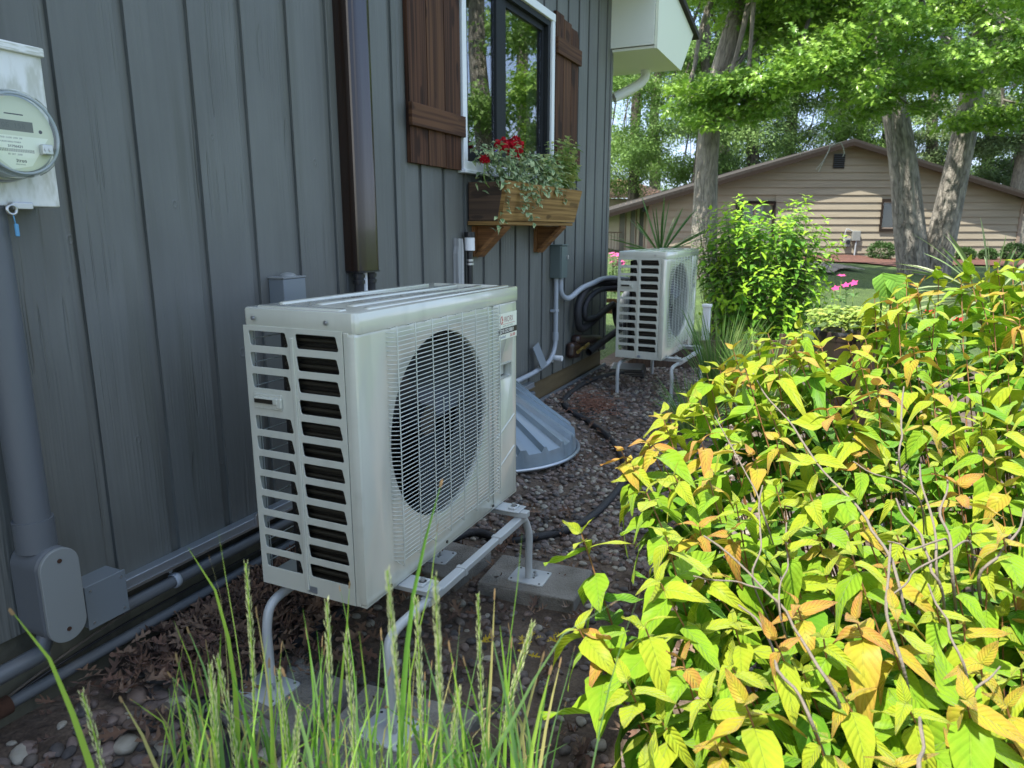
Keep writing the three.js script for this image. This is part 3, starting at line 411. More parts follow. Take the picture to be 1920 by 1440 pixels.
// ------------------------------------------------------------------ heat pump units
function heatPump(label) {
  const WD = 1.02, H = 0.83, DP = 0.38, t = thing('heat_pump', label, 'heat pump', [0, 0, 0], 'outdoor heat pump units beside the grey house');
  const zy = (s, depth, bev, x) => extrude(s, depth, bev, 20).applyMatrix4(M4(x, 0, 0, 0, Math.PI / 2, 0));       // shape x = -z (distance along the front), y up
  // side panel with two columns of slots: shape x = depth from the rear
  const side = poly([[-DP, 0.0], [-0.038, 0.0], [-0.038, H - 0.047], [-DP, H - 0.047]]), pitch = (H - 0.1) / 12;
  for (let i = 0; i < 12; i++) {
    const y1 = H - 0.062 - i * pitch, y0 = y1 - pitch * 0.66, sl = 0.007;
    const hole = (a, b) => { const p = new THREE.Path(), r = 0.0075; p.moveTo(a + r, y0); p.lineTo(b - r, y0); p.quadraticCurveTo(b, y0, b - 0.001, y0 + r); p.lineTo(b - sl, y1 - r); p.quadraticCurveTo(b - sl, y1, b - sl - r, y1); p.lineTo(a - 0.003 + r, y1); p.quadraticCurveTo(a - 0.003, y1, a - 0.003, y1 - r); p.lineTo(a, y0 + r); p.quadraticCurveTo(a, y0, a + r, y0); side.holes.push(p); };
    hole(-0.192, -0.052); if (i !== 3) hole(-0.357, -0.222);
  }
  const sp = part('side_panel', [extrude(side, 0.002, 0.001, 4).translate(0, 0, -0.004)], M.cabinet, t);
  part('rib', rbox(0.014, H - 0.085, 0.008, 0.0035, -0.207, (H - 0.06) / 2, 0.0005), M.cabinet, sp);
  { const y = H - 0.062 - 3 * pitch - 0.016; part('handle', [rbox(0.1, 0.044, 0.006, 0.002, -0.305, y, 0.001), rbox(0.086, 0.02, 0.012, 0.004, -0.307, y + 0.004, 0.006), rbox(0.02, 0.03, 0.01, 0.004, -0.262, y - 0.001, 0.005)], M.cabinet, sp); part('handle_recess', rbox(0.066, 0.012, 0.003, 0.001, -0.312, y + 0.003, 0.0123), M.coil2, sp); }
  part('rating_plate', box(0.036, 0.02, 0.0006, -0.19, 0.018, 0.0009), M.galv, sp);
  part('far_panel', span(-DP, -0.02, 0, H - 0.047, -WD, -WD + 0.004), M.cabinet, t);
  // front panel, round fan opening
  const R0 = 0.298, fc = [0.452, 0.43], fr = rrect(0.002, 0.0, 0.806, H - 0.05, 0.014), hole = new THREE.Path(); hole.absarc(fc[0], fc[1], R0, 0, Math.PI * 2, true); fr.holes.push(hole);
  const front = part('front_panel', [toCreasedNormals(zy(fr, 0.022, 0.008, -0.03), 0.7), span(-0.037, -0.02, 0, H - 0.05, -0.009, -0.002, 0.003)], M.cabinet, t);
  const sv = rrect(0.81, 0.0, WD - 0.003, H - 0.05, 0.014); const svh = new THREE.Path(); rrect(0.868, 0.492, 0.962, 0.548, 0.012, svh); sv.holes.push(svh);
  const service = part('service_panel', toCreasedNormals(zy(sv, 0.022, 0.008, -0.03), 0.7), M.cabinet, t);
  part('handle_cup', [zy(rrect(0.874, 0.498, 0.956, 0.542, 0.004), 0.001, 0, -0.03), span(-0.028, 0.001, 0.49, 0.494, -0.966, -0.864), span(-0.028, 0.0015, 0.546, 0.55, -0.966, -0.864), span(-0.028, 0.001, 0.494, 0.546, -0.868, -0.863), span(-0.028, 0.001, 0.494, 0.546, -0.967, -0.962)], M.cabinet, service);
  for (const y of [0.3, 0.17]) part('crease', new THREE.CapsuleGeometry(0.006, 0.17, 3, 8).applyMatrix4(M4(-0.003, y, -0.912, -1.2, 0, 0)), M.cabinet, service);
  part('fan_ring', [new THREE.CylinderGeometry(R0 - 0.001, R0 - 0.006, 0.11, 48, 1, true).applyMatrix4(M4(-0.07, fc[1], -fc[0], 0, 0, Math.PI / 2))], mat(0.16, 0.165, 0.15, 0.5, { side: THREE.DoubleSide }), t);
  part('fan_guard_shroud', [span(-0.3, -0.29, 0.02, H - 0.07, -0.8, -0.06), span(-0.29, -0.05, 0.02, H - 0.07, -0.805, -0.8)], M.dark, t);
  const fan = part('fan', [rod(V(-0.19, fc[1], -fc[0]), V(-0.06, fc[1], -fc[0]), 0.055, 0.05, 24)], M.fan, t);
  for (let k = 0; k < 3; k++) {
    const g = new THREE.PlaneGeometry(1, 1, 10, 8), p = g.attributes.position;
    for (let i = 0; i < p.count; i++) { const u = p.getX(i) + 0.5, v = p.getY(i) + 0.5, r = lerp(0.05, R0 - 0.02, u), a = k * 2.094 + 0.5 + (v - 0.5) * (1.25 + 0.35 * u) - u * 0.45; p.setXYZ(i, -0.12 + (v - 0.5) * 0.1 + 0.02 * u, fc[1] + Math.sin(a) * r, -fc[0] + Math.cos(a) * r); }
    g.computeVertexNormals(); part('fan_blade', g, mat(0.028, 0.032, 0.036, 0.35, { side: THREE.DoubleSide }), fan);
  }
  // wire grille bowed forward of the front panel
  const wires = [], zA = -0.142, zB = -0.822, yA = 0.078, yB = 0.772, n = 54, hx = 0.026;
  for (let i = 0; i < n; i++) { const y = lerp(yA + 0.008, yB - 0.008, i / (n - 1)); wires.push(tube([V(0.002, y, zA), V(hx * 0.7, y, zA + 0.0005), V(hx, y, zA - 0.014), V(hx, y, zA - 0.06), V(hx, y, zB + 0.06), V(hx, y, zB + 0.014), V(hx * 0.7, y, zB), V(0.002, y, zB)], 0.0015, 22, 5, 0.3)); }
  for (let k = 0; k < 8; k++) { const z = lerp(zA - 0.014, zB + 0.014, k / 7); wires.push(tube([V(0.002, yB + 0.002, z), V(hx * 0.8, yB + 0.002, z), V(hx + 0.0028, yB - 0.012, z), V(hx + 0.0028, yA + 0.012, z), V(hx * 0.8, yA - 0.002, z), V(0.002, yA - 0.002, z)], 0.0018, 24, 5, 0.2)); }
  for (const [z, y0, y1] of [[-0.4, 0.3, 0.53], [-0.5, 0.3, 0.53]]) wires.push(rod(V(hx + 0.003, y0, z), V(hx + 0.003, y1, z), 0.0018, 0.0018, 5));
  part('grille', wires, M.wire, t);
  // the coil inside, an L of dark fins, and the thin guard at its back
  const coil = []; for (let i = 0; i < 24; i++) coil.push(box(0.006, 0.012, 1, -DP + 0.06, 0.05 + i * 0.03, 0));
  const bars = []; for (let i = 0; i < 30; i++) bars.push(rbox(0.215, 0.013, 0.022, 0.006, -0.14, 0.045 + i * 0.0243, -0.032), rbox(0.022, 0.013, 0.05, 0.006, -0.25, 0.045 + i * 0.0243, -0.05));
  part('coil', [span(-0.25, -0.03, 0.02, H - 0.06, -0.06, -0.036), span(-0.27, -0.245, 0.02, H - 0.06, -0.9, -0.036)], M.coil, t); part('coil_tube', bars, M.coil2, t);
  const guard = []; for (let i = 0; i < 11; i++) guard.push(rod(V(-DP + 0.005, 0.06 + i * 0.068, -0.01), V(-DP + 0.005, 0.06 + i * 0.068, -WD + 0.05), 0.0018, 0.0018, 5));
  for (let i = 0; i < 9; i++) guard.push(rod(V(-DP + 0.002, 0.02, -0.04 - i * 0.11), V(-DP + 0.002, H - 0.06, -0.04 - i * 0.11), 0.0018, 0.0018, 5)); part('rear_guard', guard, M.wire, t);
  part('base_pan', [span(-DP, -0.003, -0.002, 0.02, -WD, -0.006)], M.cabinet, t); part('inner_wall', span(-0.29, -0.03, 0.02, H - 0.06, -0.84, -0.83), M.dark, t);
  part('corner_post', [span(-DP, -DP + 0.016, 0.0, H - 0.05, -0.02, -0.006)], M.cabinet, t);
  // lid with pressed ribs and screws
  const ls = rrect(-DP - 0.004, 0.004, 0.006, WD + 0.004, 0.022), lid = part('lid', toCreasedNormals(extrude(ls, 0.044, 0.007, 6).applyMatrix4(M4(0, H - 0.049, 0, -Math.PI / 2, 0, 0)), 0.6), M.cabinet, t);
  const rib = (x0, x1, z0, z1, h = 0.006) => toCreasedNormals(extrude(rrect(x0, z0, x1, z1, 0.008), 0.002, h, 4).applyMatrix4(M4(0, H - 0.001, 0, -Math.PI / 2, 0, 0)), 0.5);
  part('lid_panel', [extrude(rrect(-DP + 0.03, 0.05, -0.03, WD - 0.03, 0.01), 0.001, 0).applyMatrix4(M4(0, H + 0.0005, 0, -Math.PI / 2, 0, 0))], M.lidTop, lid);
  part('pressed_rib', rib(-DP + 0.022, -DP + 0.045, 0.12, 0.93), M.cabinet, lid); part('pressed_rib', rib(-0.24, -0.21, 0.14, 0.93), M.cabinet, lid); part('pressed_rib', rib(-0.13, -0.1, 0.14, 0.93), M.cabinet, lid);
  part('pressed_rib', rib(-DP + 0.03, -0.06, 0.025, 0.06), M.cabinet, lid); part('pressed_rib', rib(-0.045, -0.02, 0.1, 0.99), M.cabinet, lid); part('pressed_rib', rib(-DP + 0.05, -0.05, 0.945, 0.97), M.cabinet, lid);
  for (const x of [-0.335, -0.085]) part('screw', [disc(V(x, H - 0.026, 0.0035), V(0, 0, 1), 0.0065, 0.003, 12), disc(V(x, H - 0.026, 0.0065), V(0, 0, 1), 0.004, 0.002, 6)], M.steel, lid);
  for (const z of [-0.12, -0.45, -0.8]) part('screw', disc(V(0.0, 0.016, z), V(1, 0, 0), 0.0055, 0.003, 12), M.coil2, front);
  return t;
}
const unit1 = heatPump('near pale grey heat pump unit in the middle, with a red logo sticker');
const unit2 = unit1.clone(); unit2.name = numbered('heat_pump'); scene.add(unit2); unit2.userData = { ...unit1.userData, label: 'far pale grey heat pump unit beyond the window, with pipes running into its back' };
unit1.position.set(-1.131, 0.377, -1.472); unit2.position.copy(U2); unit2.rotation.y = U2TURN;
{ // installer's sticker on the near unit
  const c = document.createElement('canvas'); c.width = 512; c.height = 320; const g = c.getContext('2d');
  g.fillStyle = '#e9ead6'; g.fillRect(0, 0, 512, 320); g.fillStyle = '#7a1714'; g.font = '92px sans-serif'; g.fillText('WORX', 150, 110);
  g.strokeStyle = '#b8261a'; g.lineWidth = 15; g.beginPath(); g.arc(105, 85, 50, 2.0, 4.6); g.stroke(); g.fillStyle = '#c5331f'; g.beginPath(); g.moveTo(92, 18); g.bezierCurveTo(128, 55, 62, 80, 100, 128); g.bezierCurveTo(150, 100, 120, 60, 92, 18); g.fill(); g.fillStyle = '#e9ead6'; g.beginPath(); g.arc(112, 95, 11, 0, 7); g.fill();
  g.fillStyle = '#b8261a'; g.fillRect(100, 132, 360, 4); g.fillStyle = '#555'; g.font = '26px sans-serif'; g.fillText('HEATING AND COOLING', 110, 168);
  g.fillStyle = '#2a1d1b'; g.fillRect(0, 182, 512, 72); g.fillStyle = '#f0f0e4'; g.font = 'bold 62px sans-serif'; g.fillText('218 232 0861', 55, 240);
  g.fillStyle = '#1d3d7a'; g.font = 'bold 44px sans-serif'; g.fillText('comfort', 24, 304); g.fillStyle = '#b8261a'; g.font = 'bold 52px sans-serif'; g.fillText('24.000', 316, 306);
  const ct = new THREE.CanvasTexture(c); ct.colorSpace = THREE.SRGBColorSpace;
  part('sticker', new THREE.PlaneGeometry(0.158, 0.098).applyMatrix4(M4(0.0015, 0.69, -0.932, 0, Math.PI / 2, 0)), phys(1, 1, 1, 0.4, { map: ct, clearcoat: 0.3 }), unit1, 'installer sticker with a flame logo and phone number');
}
// stands: two rails on four bent legs with foot plates
function stand(label) {
  const t = thing('heat_pump_stand', label, 'stand', [0, 0, 0], 'stands carrying the heat pump units');
  const zs = [-0.1, -0.97], py = 0.055;
  for (const [x, far] of [[0.085, 0], [-0.345, 1]]) {
    const y = 0.33, r = part('rail', [rbox(0.034, 0.026, 0.22, 0.004, x, y, -0.3 + 0.02), rbox(0.034, 0.026, 0.22, 0.004, x, y, -0.77), rbox(0.027, 0.02, 0.6, 0.003, x, y, -0.53)], M.standPaint, t);
    for (const z of [-0.4, -0.66]) part('rail_collar', rbox(0.037, 0.029, 0.02, 0.003, x, y, z), M.standPaint, r);
    for (const s of [0, 1]) {
      const dir = s ? -1 : 1, z0 = s ? -0.86 : -0.21, ze = s ? -0.925 : 0.035, xe = x + (far ? -0.0 : 0.01);
      part('leg', [tube([V(x, y, z0), V(x, y, z0 + dir * 0.03), V(x, y, ze - dir * 0.07), V(x, y - 0.022, ze - dir * 0.018), V(xe, y - 0.085, ze), V(xe, py + 0.1, ze), V(xe, py, ze)], 0.0145, 40, 14, 0.4)], M.standPaint, t);
      const p = part('base_plate', [toCreasedNormals(extrude(rrect(-0.075, -0.062, 0.075, 0.062, 0.012), 0.003, 0.0015).applyMatrix4(M4(xe, py, ze + dir * 0.012, -Math.PI / 2, 0, 0.1 * (s - 0.5))), 0.5)], M.standPaint, t);
      for (const [a, b] of [[-1, -1], [-1, 1], [1, -1], [1, 1], [0.35, 0.2], [-0.2, -0.4], [0.1, -0.7]]) part('bolt_hole', new THREE.CylinderGeometry(0.0045, 0.0045, 0.002, 10).applyMatrix4(M4(xe + a * 0.06, py + 0.0048, ze + dir * 0.012 + b * 0.048)), M.black, p);
      part('bolt', [disc(V(xe + 0.022, py + 0.004, ze + dir * 0.02), V(0, 1, 0), 0.008, 0.009, 6), disc(V(xe + 0.022, py + 0.003, ze + dir * 0.02), V(0, 1, 0), 0.005, 0.022, 8)], M.steel, p);
    }
  }
  for (const z of [-0.2, -0.86]) { const b = part('cross_bar', [rbox(0.5, 0.024, 0.036, 0.004, -0.13, 0.355, z)], M.standPaint, t); part('foot_bracket', [rbox(0.1, 0.006, 0.075, 0.003, 0.045, 0.37, z), rbox(0.03, 0.012, 0.05, 0.005, 0.06, 0.376, z)], M.standPaint, b); part('bolt', [disc(V(0.06, 0.376, z), V(0, 1, 0), 0.013, 0.006, 12), disc(V(0.06, 0.38, z), V(0, 1, 0), 0.008, 0.012, 6)], M.steel, b); }
  return t;
}
const stand1 = stand('pale grey metal stand carrying the near heat pump on stepping stones');
const stand2 = stand1.clone(); stand2.name = numbered('heat_pump_stand'); scene.add(stand2); stand2.userData = { ...stand1.userData, label: 'pale grey metal stand carrying the far heat pump on bare gravel' };
stand1.position.set(-1.131, 0, -1.472); stand2.position.set(U2.x, U2.y - 0.377, U2.z); stand2.rotation.y = U2TURN;
[['concrete stepping stone under the front right foot of the near stand', -1.02, -2.43, 0.4, 0.27, 0.06], ['concrete stepping stone under the rear right foot of the near stand, by the window well', -1.47, -2.42, 0.36, 0.3, -0.05], ['concrete stepping stone under the front left foot of the near stand, behind the tall grass', -1.02, -1.43, 0.38, 0.32, 0.08], ['concrete stepping stone under the rear left foot of the near stand, by the dry leaves', -1.45, -1.42, 0.38, 0.3, -0.04]].forEach(([l, x, z, w, d, a]) => {
  const g = new RoundedBoxGeometry(w, 0.075, d, 3, 0.008), p = g.attributes.position; for (let i = 0; i < p.count; i++) { const k = 0.006 * (noise(p.getX(i) + 3 + x, p.getZ(i) + 3, 9, 9, 77) - 0.5); p.setXYZ(i, p.getX(i) + k, p.getY(i), p.getZ(i) + k); }
  const o = single('concrete_paver', muv(g, 'y', x, z), M.concrete, l, 'paving stone', 'concrete stepping stones under the near stand'); o.position.set(x, 0.0165, z); o.rotation.y = a;
});

// ------------------------------------------------------------------ window well cover, hoses and odds and ends by the wall
{
  const t = thing('window_well_cover', 'ribbed translucent blue-grey plastic window well cover against the foundation', 'window well cover'), zc = -3.86, pos = [], idx = [], N = 96, K = 10;
  for (let i = 0; i <= N; i++) { const a = i / N * Math.PI, rib = ((i / N * 11) % 1) < 0.3 ? 0.03 : 0; for (let j = 0; j <= K; j++) { const s = j / K, bend = s < 0.93 ? s / 0.93 : 1, drop = s < 0.93 ? 0 : (s - 0.93) * 1.1; pos.push(W + 0.01 + Math.sin(a) * lerp(0.05, 0.55, bend), 0.46 - 0.3 * bend - drop + rib * (s < 0.93 ? 1 : 0.3), zc - Math.cos(a) * lerp(0.3, 0.53, bend)); } }
  for (let i = 0; i < N; i++) for (let j = 0; j < K; j++) { const a = i * (K + 1) + j, b = a + K + 1; idx.push(a, b, a + 1, b, b + 1, a + 1); }
  let g = new THREE.BufferGeometry(); g.setAttribute('position', new THREE.Float32BufferAttribute(pos, 3)); g.setIndex(idx); g = muv(toCreasedNormals(g, 0.5));
  part('dome', g, phys(1, 1, 1, 0.34, { map: tinted(256, 256, (u, v) => sstep(0.4, 0.75, fbm(u, v, 6, 6, 198, 5)), [0.24, 0.31, 0.36], [0.15, 0.18, 0.19]), transmission: 0.25, thickness: 0, side: THREE.DoubleSide, clearcoat: 0.6, clearcoatRoughness: 0.15 }), t);
  const rim = []; for (let i = 0; i <= 40; i++) { const a = i / 40 * Math.PI; rim.push(V(W + 0.01 + Math.sin(a) * 0.562, 0.09, zc - Math.cos(a) * 0.542)); } part('rim', tube(rim, 0.011, 60, 6), M.galv, t);
  rebase(t);
}
const onBed = (x, z, dy = 0) => V(x, bedH(x, z) + dy, z);
single('black_hose', tube([[-1.6, -1.2], [-1.55, -2.0], [-1.5, -2.7], [-1.28, -2.75], [-1.06, -3.0], [-1.0, -3.4], [-1.02, -3.75], [-1.15, -4.05], [-1.3, -4.3], [-1.5, -4.5], [-1.72, -4.62], [-1.8, -4.9], [-1.82, -5.5], [-1.7, -6]].map(([x, z]) => onBed(x, z, 0.02)), 0.019, 120, 10), M.rubber, 'black hose curving over the pebbles round the window well cover', 'hose');
single('drain_hose', tube([[-1.22, -0.3], [-1.36, -0.8], [-1.5, -1.12], [-1.57, -1.4], [-1.66, -1.75], [-1.72, -2.3]].map(([x, z]) => onBed(x, z, 0.022)), 0.02, 80, 10), M.rubber, 'black hose lying through the dry leaves at lower left', 'hose');
single('corrugated_pipe', (() => { const c = tube([[-1.44, -1.25], [-1.3, -1.05], [-1.16, -0.92], [-1.08, -0.8]].map(([x, z]) => onBed(x, z, 0.018)), 0.022, 120, 10), p = c.attributes.position; return c; })(), M.rubber, 'short black pipe end lying between the two hoses and the grass', 'pipe');
{ const t = thing('splash_tray', 'black plastic downspout tray on the pebbles behind the far stand leg', 'splash tray'); part('tray', [rbox(0.34, 0.07, 0.4, 0.02, 0, 0.05, 0), rbox(0.3, 0.05, 0.34, 0.02, 0.01, 0.09, 0.0)], M.black, t); t.position.set(-1.72, 0.09, -6.2); t.rotation.y = 0.2; }
{ const t = thing('gas_tank', 'pale grey rounded metal tank half hidden between house corner and far unit', 'tank'); part('body', new THREE.CapsuleGeometry(0.2, 0.35, 6, 24).applyMatrix4(M4(0, 0.42, 0)), M.boxGrey, t); part('valve_cap', [disc(V(0, 0.78, 0), V(0, 1, 0), 0.09, 0.12), disc(V(0, 0.88, 0), V(0, 1, 0), 0.04, 0.1)], M.pipeLight, t); part('foot_ring', disc(V(0, 0, 0), V(0, 1, 0), 0.16, 0.1), M.boxGrey, t); t.position.set(-1.95, 0.05, -7.4); }

// ------------------------------------------------------------------ many alike pieces: the largest in view as parts, the rest as one part
const FR = new THREE.Frustum(); camera.aspect = 4 / 3; camera.updateProjectionMatrix(); camera.updateMatrixWorld(true);
FR.setFromProjectionMatrix(new THREE.Matrix4().multiplyMatrices(camera.projectionMatrix, camera.matrixWorldInverse));
function pieces(items, parent, name, restName, most = 300, score = null) {          // items: { g, m, x: Matrix4, s: size }
  const off = parent.position, P = V(0, 0, 0);
  for (const it of items) { P.setFromMatrixPosition(it.x); it.k = (FR.containsPoint(P) ? 1 : 0) * it.s / P.distanceTo(CAM) * (score ? score(P) : 1); it.x.premultiply(new THREE.Matrix4().makeTranslation(-off.x, -off.y, -off.z)); }
  items.sort((a, b) => b.k - a.k);
  items.slice(0, most).forEach((it) => { const o = part(name, it.g, it.m, parent); it.x.decompose(o.position, o.quaternion, o.scale); });
  const rest = new Map(); items.slice(most).forEach((it) => { if (!rest.has(it.m)) rest.set(it.m, []); rest.get(it.m).push(it); });
  if (!rest.size) return;
  const gs = [], ms = []; for (const [m, list] of rest) { ms.push(m); gs.push(mergeGeometries(list.map((it) => clean(it.g.clone()).applyMatrix4(it.x)))); }
  const o = new THREE.Mesh(ms.length > 1 ? mergeGeometries(gs, true) : gs[0], ms.length > 1 ? ms : ms[0]); o.name = restName; o.castShadow = o.receiveShadow = true; o.userData.kind = 'stuff'; parent.add(o);
}
const basis = (pos, fwd, up, s) => { const z = fwd.clone().normalize(), x = new THREE.Vector3().crossVectors(up, z).normalize(), y = new THREE.Vector3().crossVectors(z, x); return new THREE.Matrix4().makeBasis(x, y, z).scale(Array.isArray(s) ? V(...s) : V(s, s, s)).setPosition(pos); };

// ------------------------------------------------------------------ pebbles and dry leaves
{
  const stoneGeo = Array.from({ length: 8 }, (_, k) => {
    const g = mergeVertices(new THREE.IcosahedronGeometry(0.5, 1).deleteAttribute('normal').deleteAttribute('uv')), p = g.attributes.position, sy = R(0.42, 0.7), sz = R(0.62, 0.95);
    for (let i = 0; i < p.count; i++) { const f = 1 + 0.34 * (noise(p.getX(i) * 0.5 + 0.5, p.getY(i) * 0.5 + p.getZ(i) + 2, 3, 3, 500 + k * 7) - 0.5); p.setXYZ(i, p.getX(i) * f, p.getY(i) * f * sy, p.getZ(i) * f * sz); }
    g.computeVertexNormals(); g.setAttribute('uv', new THREE.BufferAttribute(new Float32Array(p.count * 2).map((_, i) => i % 2 ? p.getY(i >> 1) : p.getX(i >> 1)), 2)); return g;
  });
  const sm = (a, b, s) => mat(1, 1, 1, 0.62, { map: tex(64, 64, (u, v) => mixc(a, b, clamp(fbm(u, v, 4, 6, s, 4) * 1.5 - 0.25))), bumpMap: fineBump, bumpScale: 0.0008 });
  const stoneMat = [sm([0.085, 0.068, 0.055], [0.16, 0.134, 0.112], 510), sm([0.125, 0.088, 0.068], [0.23, 0.17, 0.135], 511), sm([0.05, 0.044, 0.042], [0.1, 0.09, 0.084], 512), sm([0.14, 0.1, 0.085], [0.26, 0.2, 0.17], 513), sm([0.2, 0.18, 0.14], [0.36, 0.33, 0.27], 514), sm([0.095, 0.07, 0.062], [0.17, 0.135, 0.12], 515)];
  const items = [], onPad = (x, z) => [[-1.02, -2.43], [-1.47, -2.42], [-1.02, -1.43], [-1.45, -1.42]].some(([a, b]) => Math.abs(x - a) < 0.21 && Math.abs(z - b) < 0.17);
  const put = (x, z, s) => { if (onPad(x, z)) return; items.push({ g: pick(stoneGeo), m: stoneMat[Math.min(5, Math.floor(Math.pow(rnd(), 0.9) * 6))], s, x: M4(x, bedH(x, z) + s * R(-0.02, 0.2), z, R(-0.25, 0.25), R(0, 6.3), R(-0.25, 0.25), [s, s * R(0.8, 1.1), s]) }); };
  for (let i = 0; i < 11500; i++) { const z = -2.75 - Math.pow(rnd(), 1.25) * 5.2, x = R(W + 0.02, 0.45); put(x, z, R(0.02, 0.044)); }
  for (let i = 0; i < 4200; i++) { const z = R(-2.95, 0.3), x = R(W + 0.05, 0.2); const near = sstep(-1.9, -1.1, z); if (rnd() < 0.6 + 0.4 * noise(x * 0.4 + 3, z * 0.4 + 5, 7, 7, 9)) put(x, z, lerp(R(0.016, 0.045), R(0.03, 0.065), near * rnd())); }
  for (let i = 0; i < 360; i++) put(R(W + 0.1, -0.9), R(-1.35, -0.6), R(0.04, 0.075));
  items.push({ g: stoneGeo[2], m: stoneMat[4], s: 0.13, x: M4(-1.52, 0.05, -0.98, 0, 1.0, 0, [0.15, 0.075, 0.075]) });
  pieces(items, gravel, 'stone', 'pebbles');

  const lobes = [[0, 0], [0.03, 0.1], [0.1, 0.2], [0.05, 0.28], [0.2, 0.36], [0.3, 0.46], [0.1, 0.46], [0.08, 0.55], [0.26, 0.68], [0.3, 0.78], [0.08, 0.7], [0.08, 0.8], [0.12, 0.92], [0, 1]];
  const leafShape = poly([...lobes, ...lobes.slice(1, -1).reverse().map(([a, b]) => [-a, b])]);
  const dryGeo = Array.from({ length: 12 }, () => { const g = new THREE.ShapeGeometry(leafShape), p = g.attributes.position, c = R(0.2, 2.2), d = R(-0.8, 1.8), e = R(-1.4, 1.4); for (let i = 0; i < p.count; i++) { const x = p.getX(i), y = p.getY(i) - 0.5; p.setXYZ(i, x * (1 - 0.2 * c), c * x * x * 1.8 + d * y * y * 0.5 + e * x * y * 0.8, y); } g.computeVertexNormals(); return g; });
  const dryMat = [[0.115, 0.06, 0.034], [0.17, 0.1, 0.06], [0.08, 0.045, 0.03], [0.2, 0.13, 0.085], [0.14, 0.075, 0.05]].map(([r, g, b]) => phys(r, g, b, 0.9, { side: THREE.DoubleSide, transmission: 0.15, thickness: 0 }));
  const drop = (list, x, z, y, s) => list.push({ g: pick(dryGeo), m: pick(dryMat), s, x: M4(x, bedH(x, z) + y, z, R(-0.7, 0.7), R(0, 6.3), R(-0.7, 0.7), s) });
  const litter = thing('leaf_litter', 'drift of brown dry oak leaves along the foundation behind the near heat pump', 'dry leaves', [W + 0.3, 0.05, -1.8]), L = [];
  for (let i = 0; i < 1250; i++) { const z = -1.75 + gauss() * 0.55, x = W + 0.05 + Math.abs(gauss()) * 0.36; drop(L, x, z, 0.03 + rnd() * 0.055 * sstep(-1.2, -1.8, x), R(0.04, 0.11)); }
  for (let i = 0; i < 420; i++) drop(L, R(W + 0.1, -0.3), R(-3.2, -0.6), 0.035, R(0.05, 0.1));
  for (let i = 0; i < 110; i++) drop(L, R(W + 0.05, -1.2), R(-5.6, -3.4), 0.03, R(0.04, 0.08));
  pieces(L, litter, 'dry_leaf', 'leaf_scatter', 280);
  const yl = thing('fallen_yellow_leaves', 'a few bright yellow fallen leaves on the dark soil beside the front right stepping stone', 'fallen leaves', [-0.75, 0.02, -2.0]), Y = [];
  for (let i = 0; i < 12; i++) { const x = -0.86 + gauss() * 0.13, z = -2.02 + gauss() * 0.1; Y.push({ g: pick(dryGeo), m: phys(0.5, 0.36, 0.02, 0.9, { side: THREE.DoubleSide, transmission: 0.2, thickness: 0 }), s: 0.05, x: M4(x, bedH(x, z) + 0.03, z, R(-0.4, 0.4), R(0, 6), R(-0.4, 0.4), R(0.03, 0.06)) }); }
  pieces(Y, yl, 'leaf', 'leaves', 300);
  const mu = thing('red_bark_scraps', 'patch of reddish dry needles on the pebbles between window well and far stand', 'bark scraps', [-1.6, 0.08, -4.75]), N = [];
  for (let i = 0; i < 230; i++) { const x = -1.58 + gauss() * 0.16, z = -4.85 + gauss() * 0.26; N.push({ g: new THREE.BoxGeometry(0.06, 0.004, 0.004), m: dryMat[4], s: 0.01, x: M4(x, bedH(x, z) + 0.025 + 0.02 * rnd(), z, 0, R(0, 6.3), R(-0.4, 0.4)) }); }
  N.forEach((n) => { n.m = M.needle ??= mat(0.2, 0.095, 0.06, 0.9); }); pieces(N, mu, 'scrap', 'needles', 0);
  const tw = thing('fallen_twig', 'thin pale twig lying among the dry leaves at lower left', 'twig', [-1.4, 0.05, -1.3]); part('stick', tube([V(-0.1, 0, 0), V(0, 0.008, -0.02), V(0.09, 0.0, -0.01)], 0.0035, 10, 6), M.twig, tw);
}

// ------------------------------------------------------------------ leaves and stems
function leafGeo(w, droop, fold, wave, rows = 8, cols = 4, ser = 0.0) {     // base at origin, tip at z = 1
  const pos = [], uv = [], idx = [];
  for (let i = 0; i <= rows; i++) {
    const t = i / rows, hw = w * Math.pow(Math.sin(Math.PI * Math.pow(t, 0.62)), 0.8) * (1 - 0.3 * t) + 0.002;
    for (let j = 0; j <= cols; j++) {
      const u = j / cols * 2 - 1, x = u * hw * (1 + (Math.abs(u) > 0.9 && i % 2 ? ser : 0));
      pos.push(x, fold * Math.abs(x) - droop * t * t + wave * Math.sin(t * 9 + u * 2) * Math.abs(u) * 0.5, t * (1 - 0.12 * droop)); uv.push((u + 1) / 2, t);
    }
  }
  for (let i = 0; i < rows; i++) for (let j = 0; j < cols; j++) { const a = i * (cols + 1) + j, b = a + cols + 1; idx.push(a, b, a + 1, b, b + 1, a + 1); }
  const g = new THREE.BufferGeometry(); g.setAttribute('position', new THREE.Float32BufferAttribute(pos, 3)); g.setAttribute('uv', new THREE.Float32BufferAttribute(uv, 2)); g.setIndex(idx); g.computeVertexNormals(); return g;
}
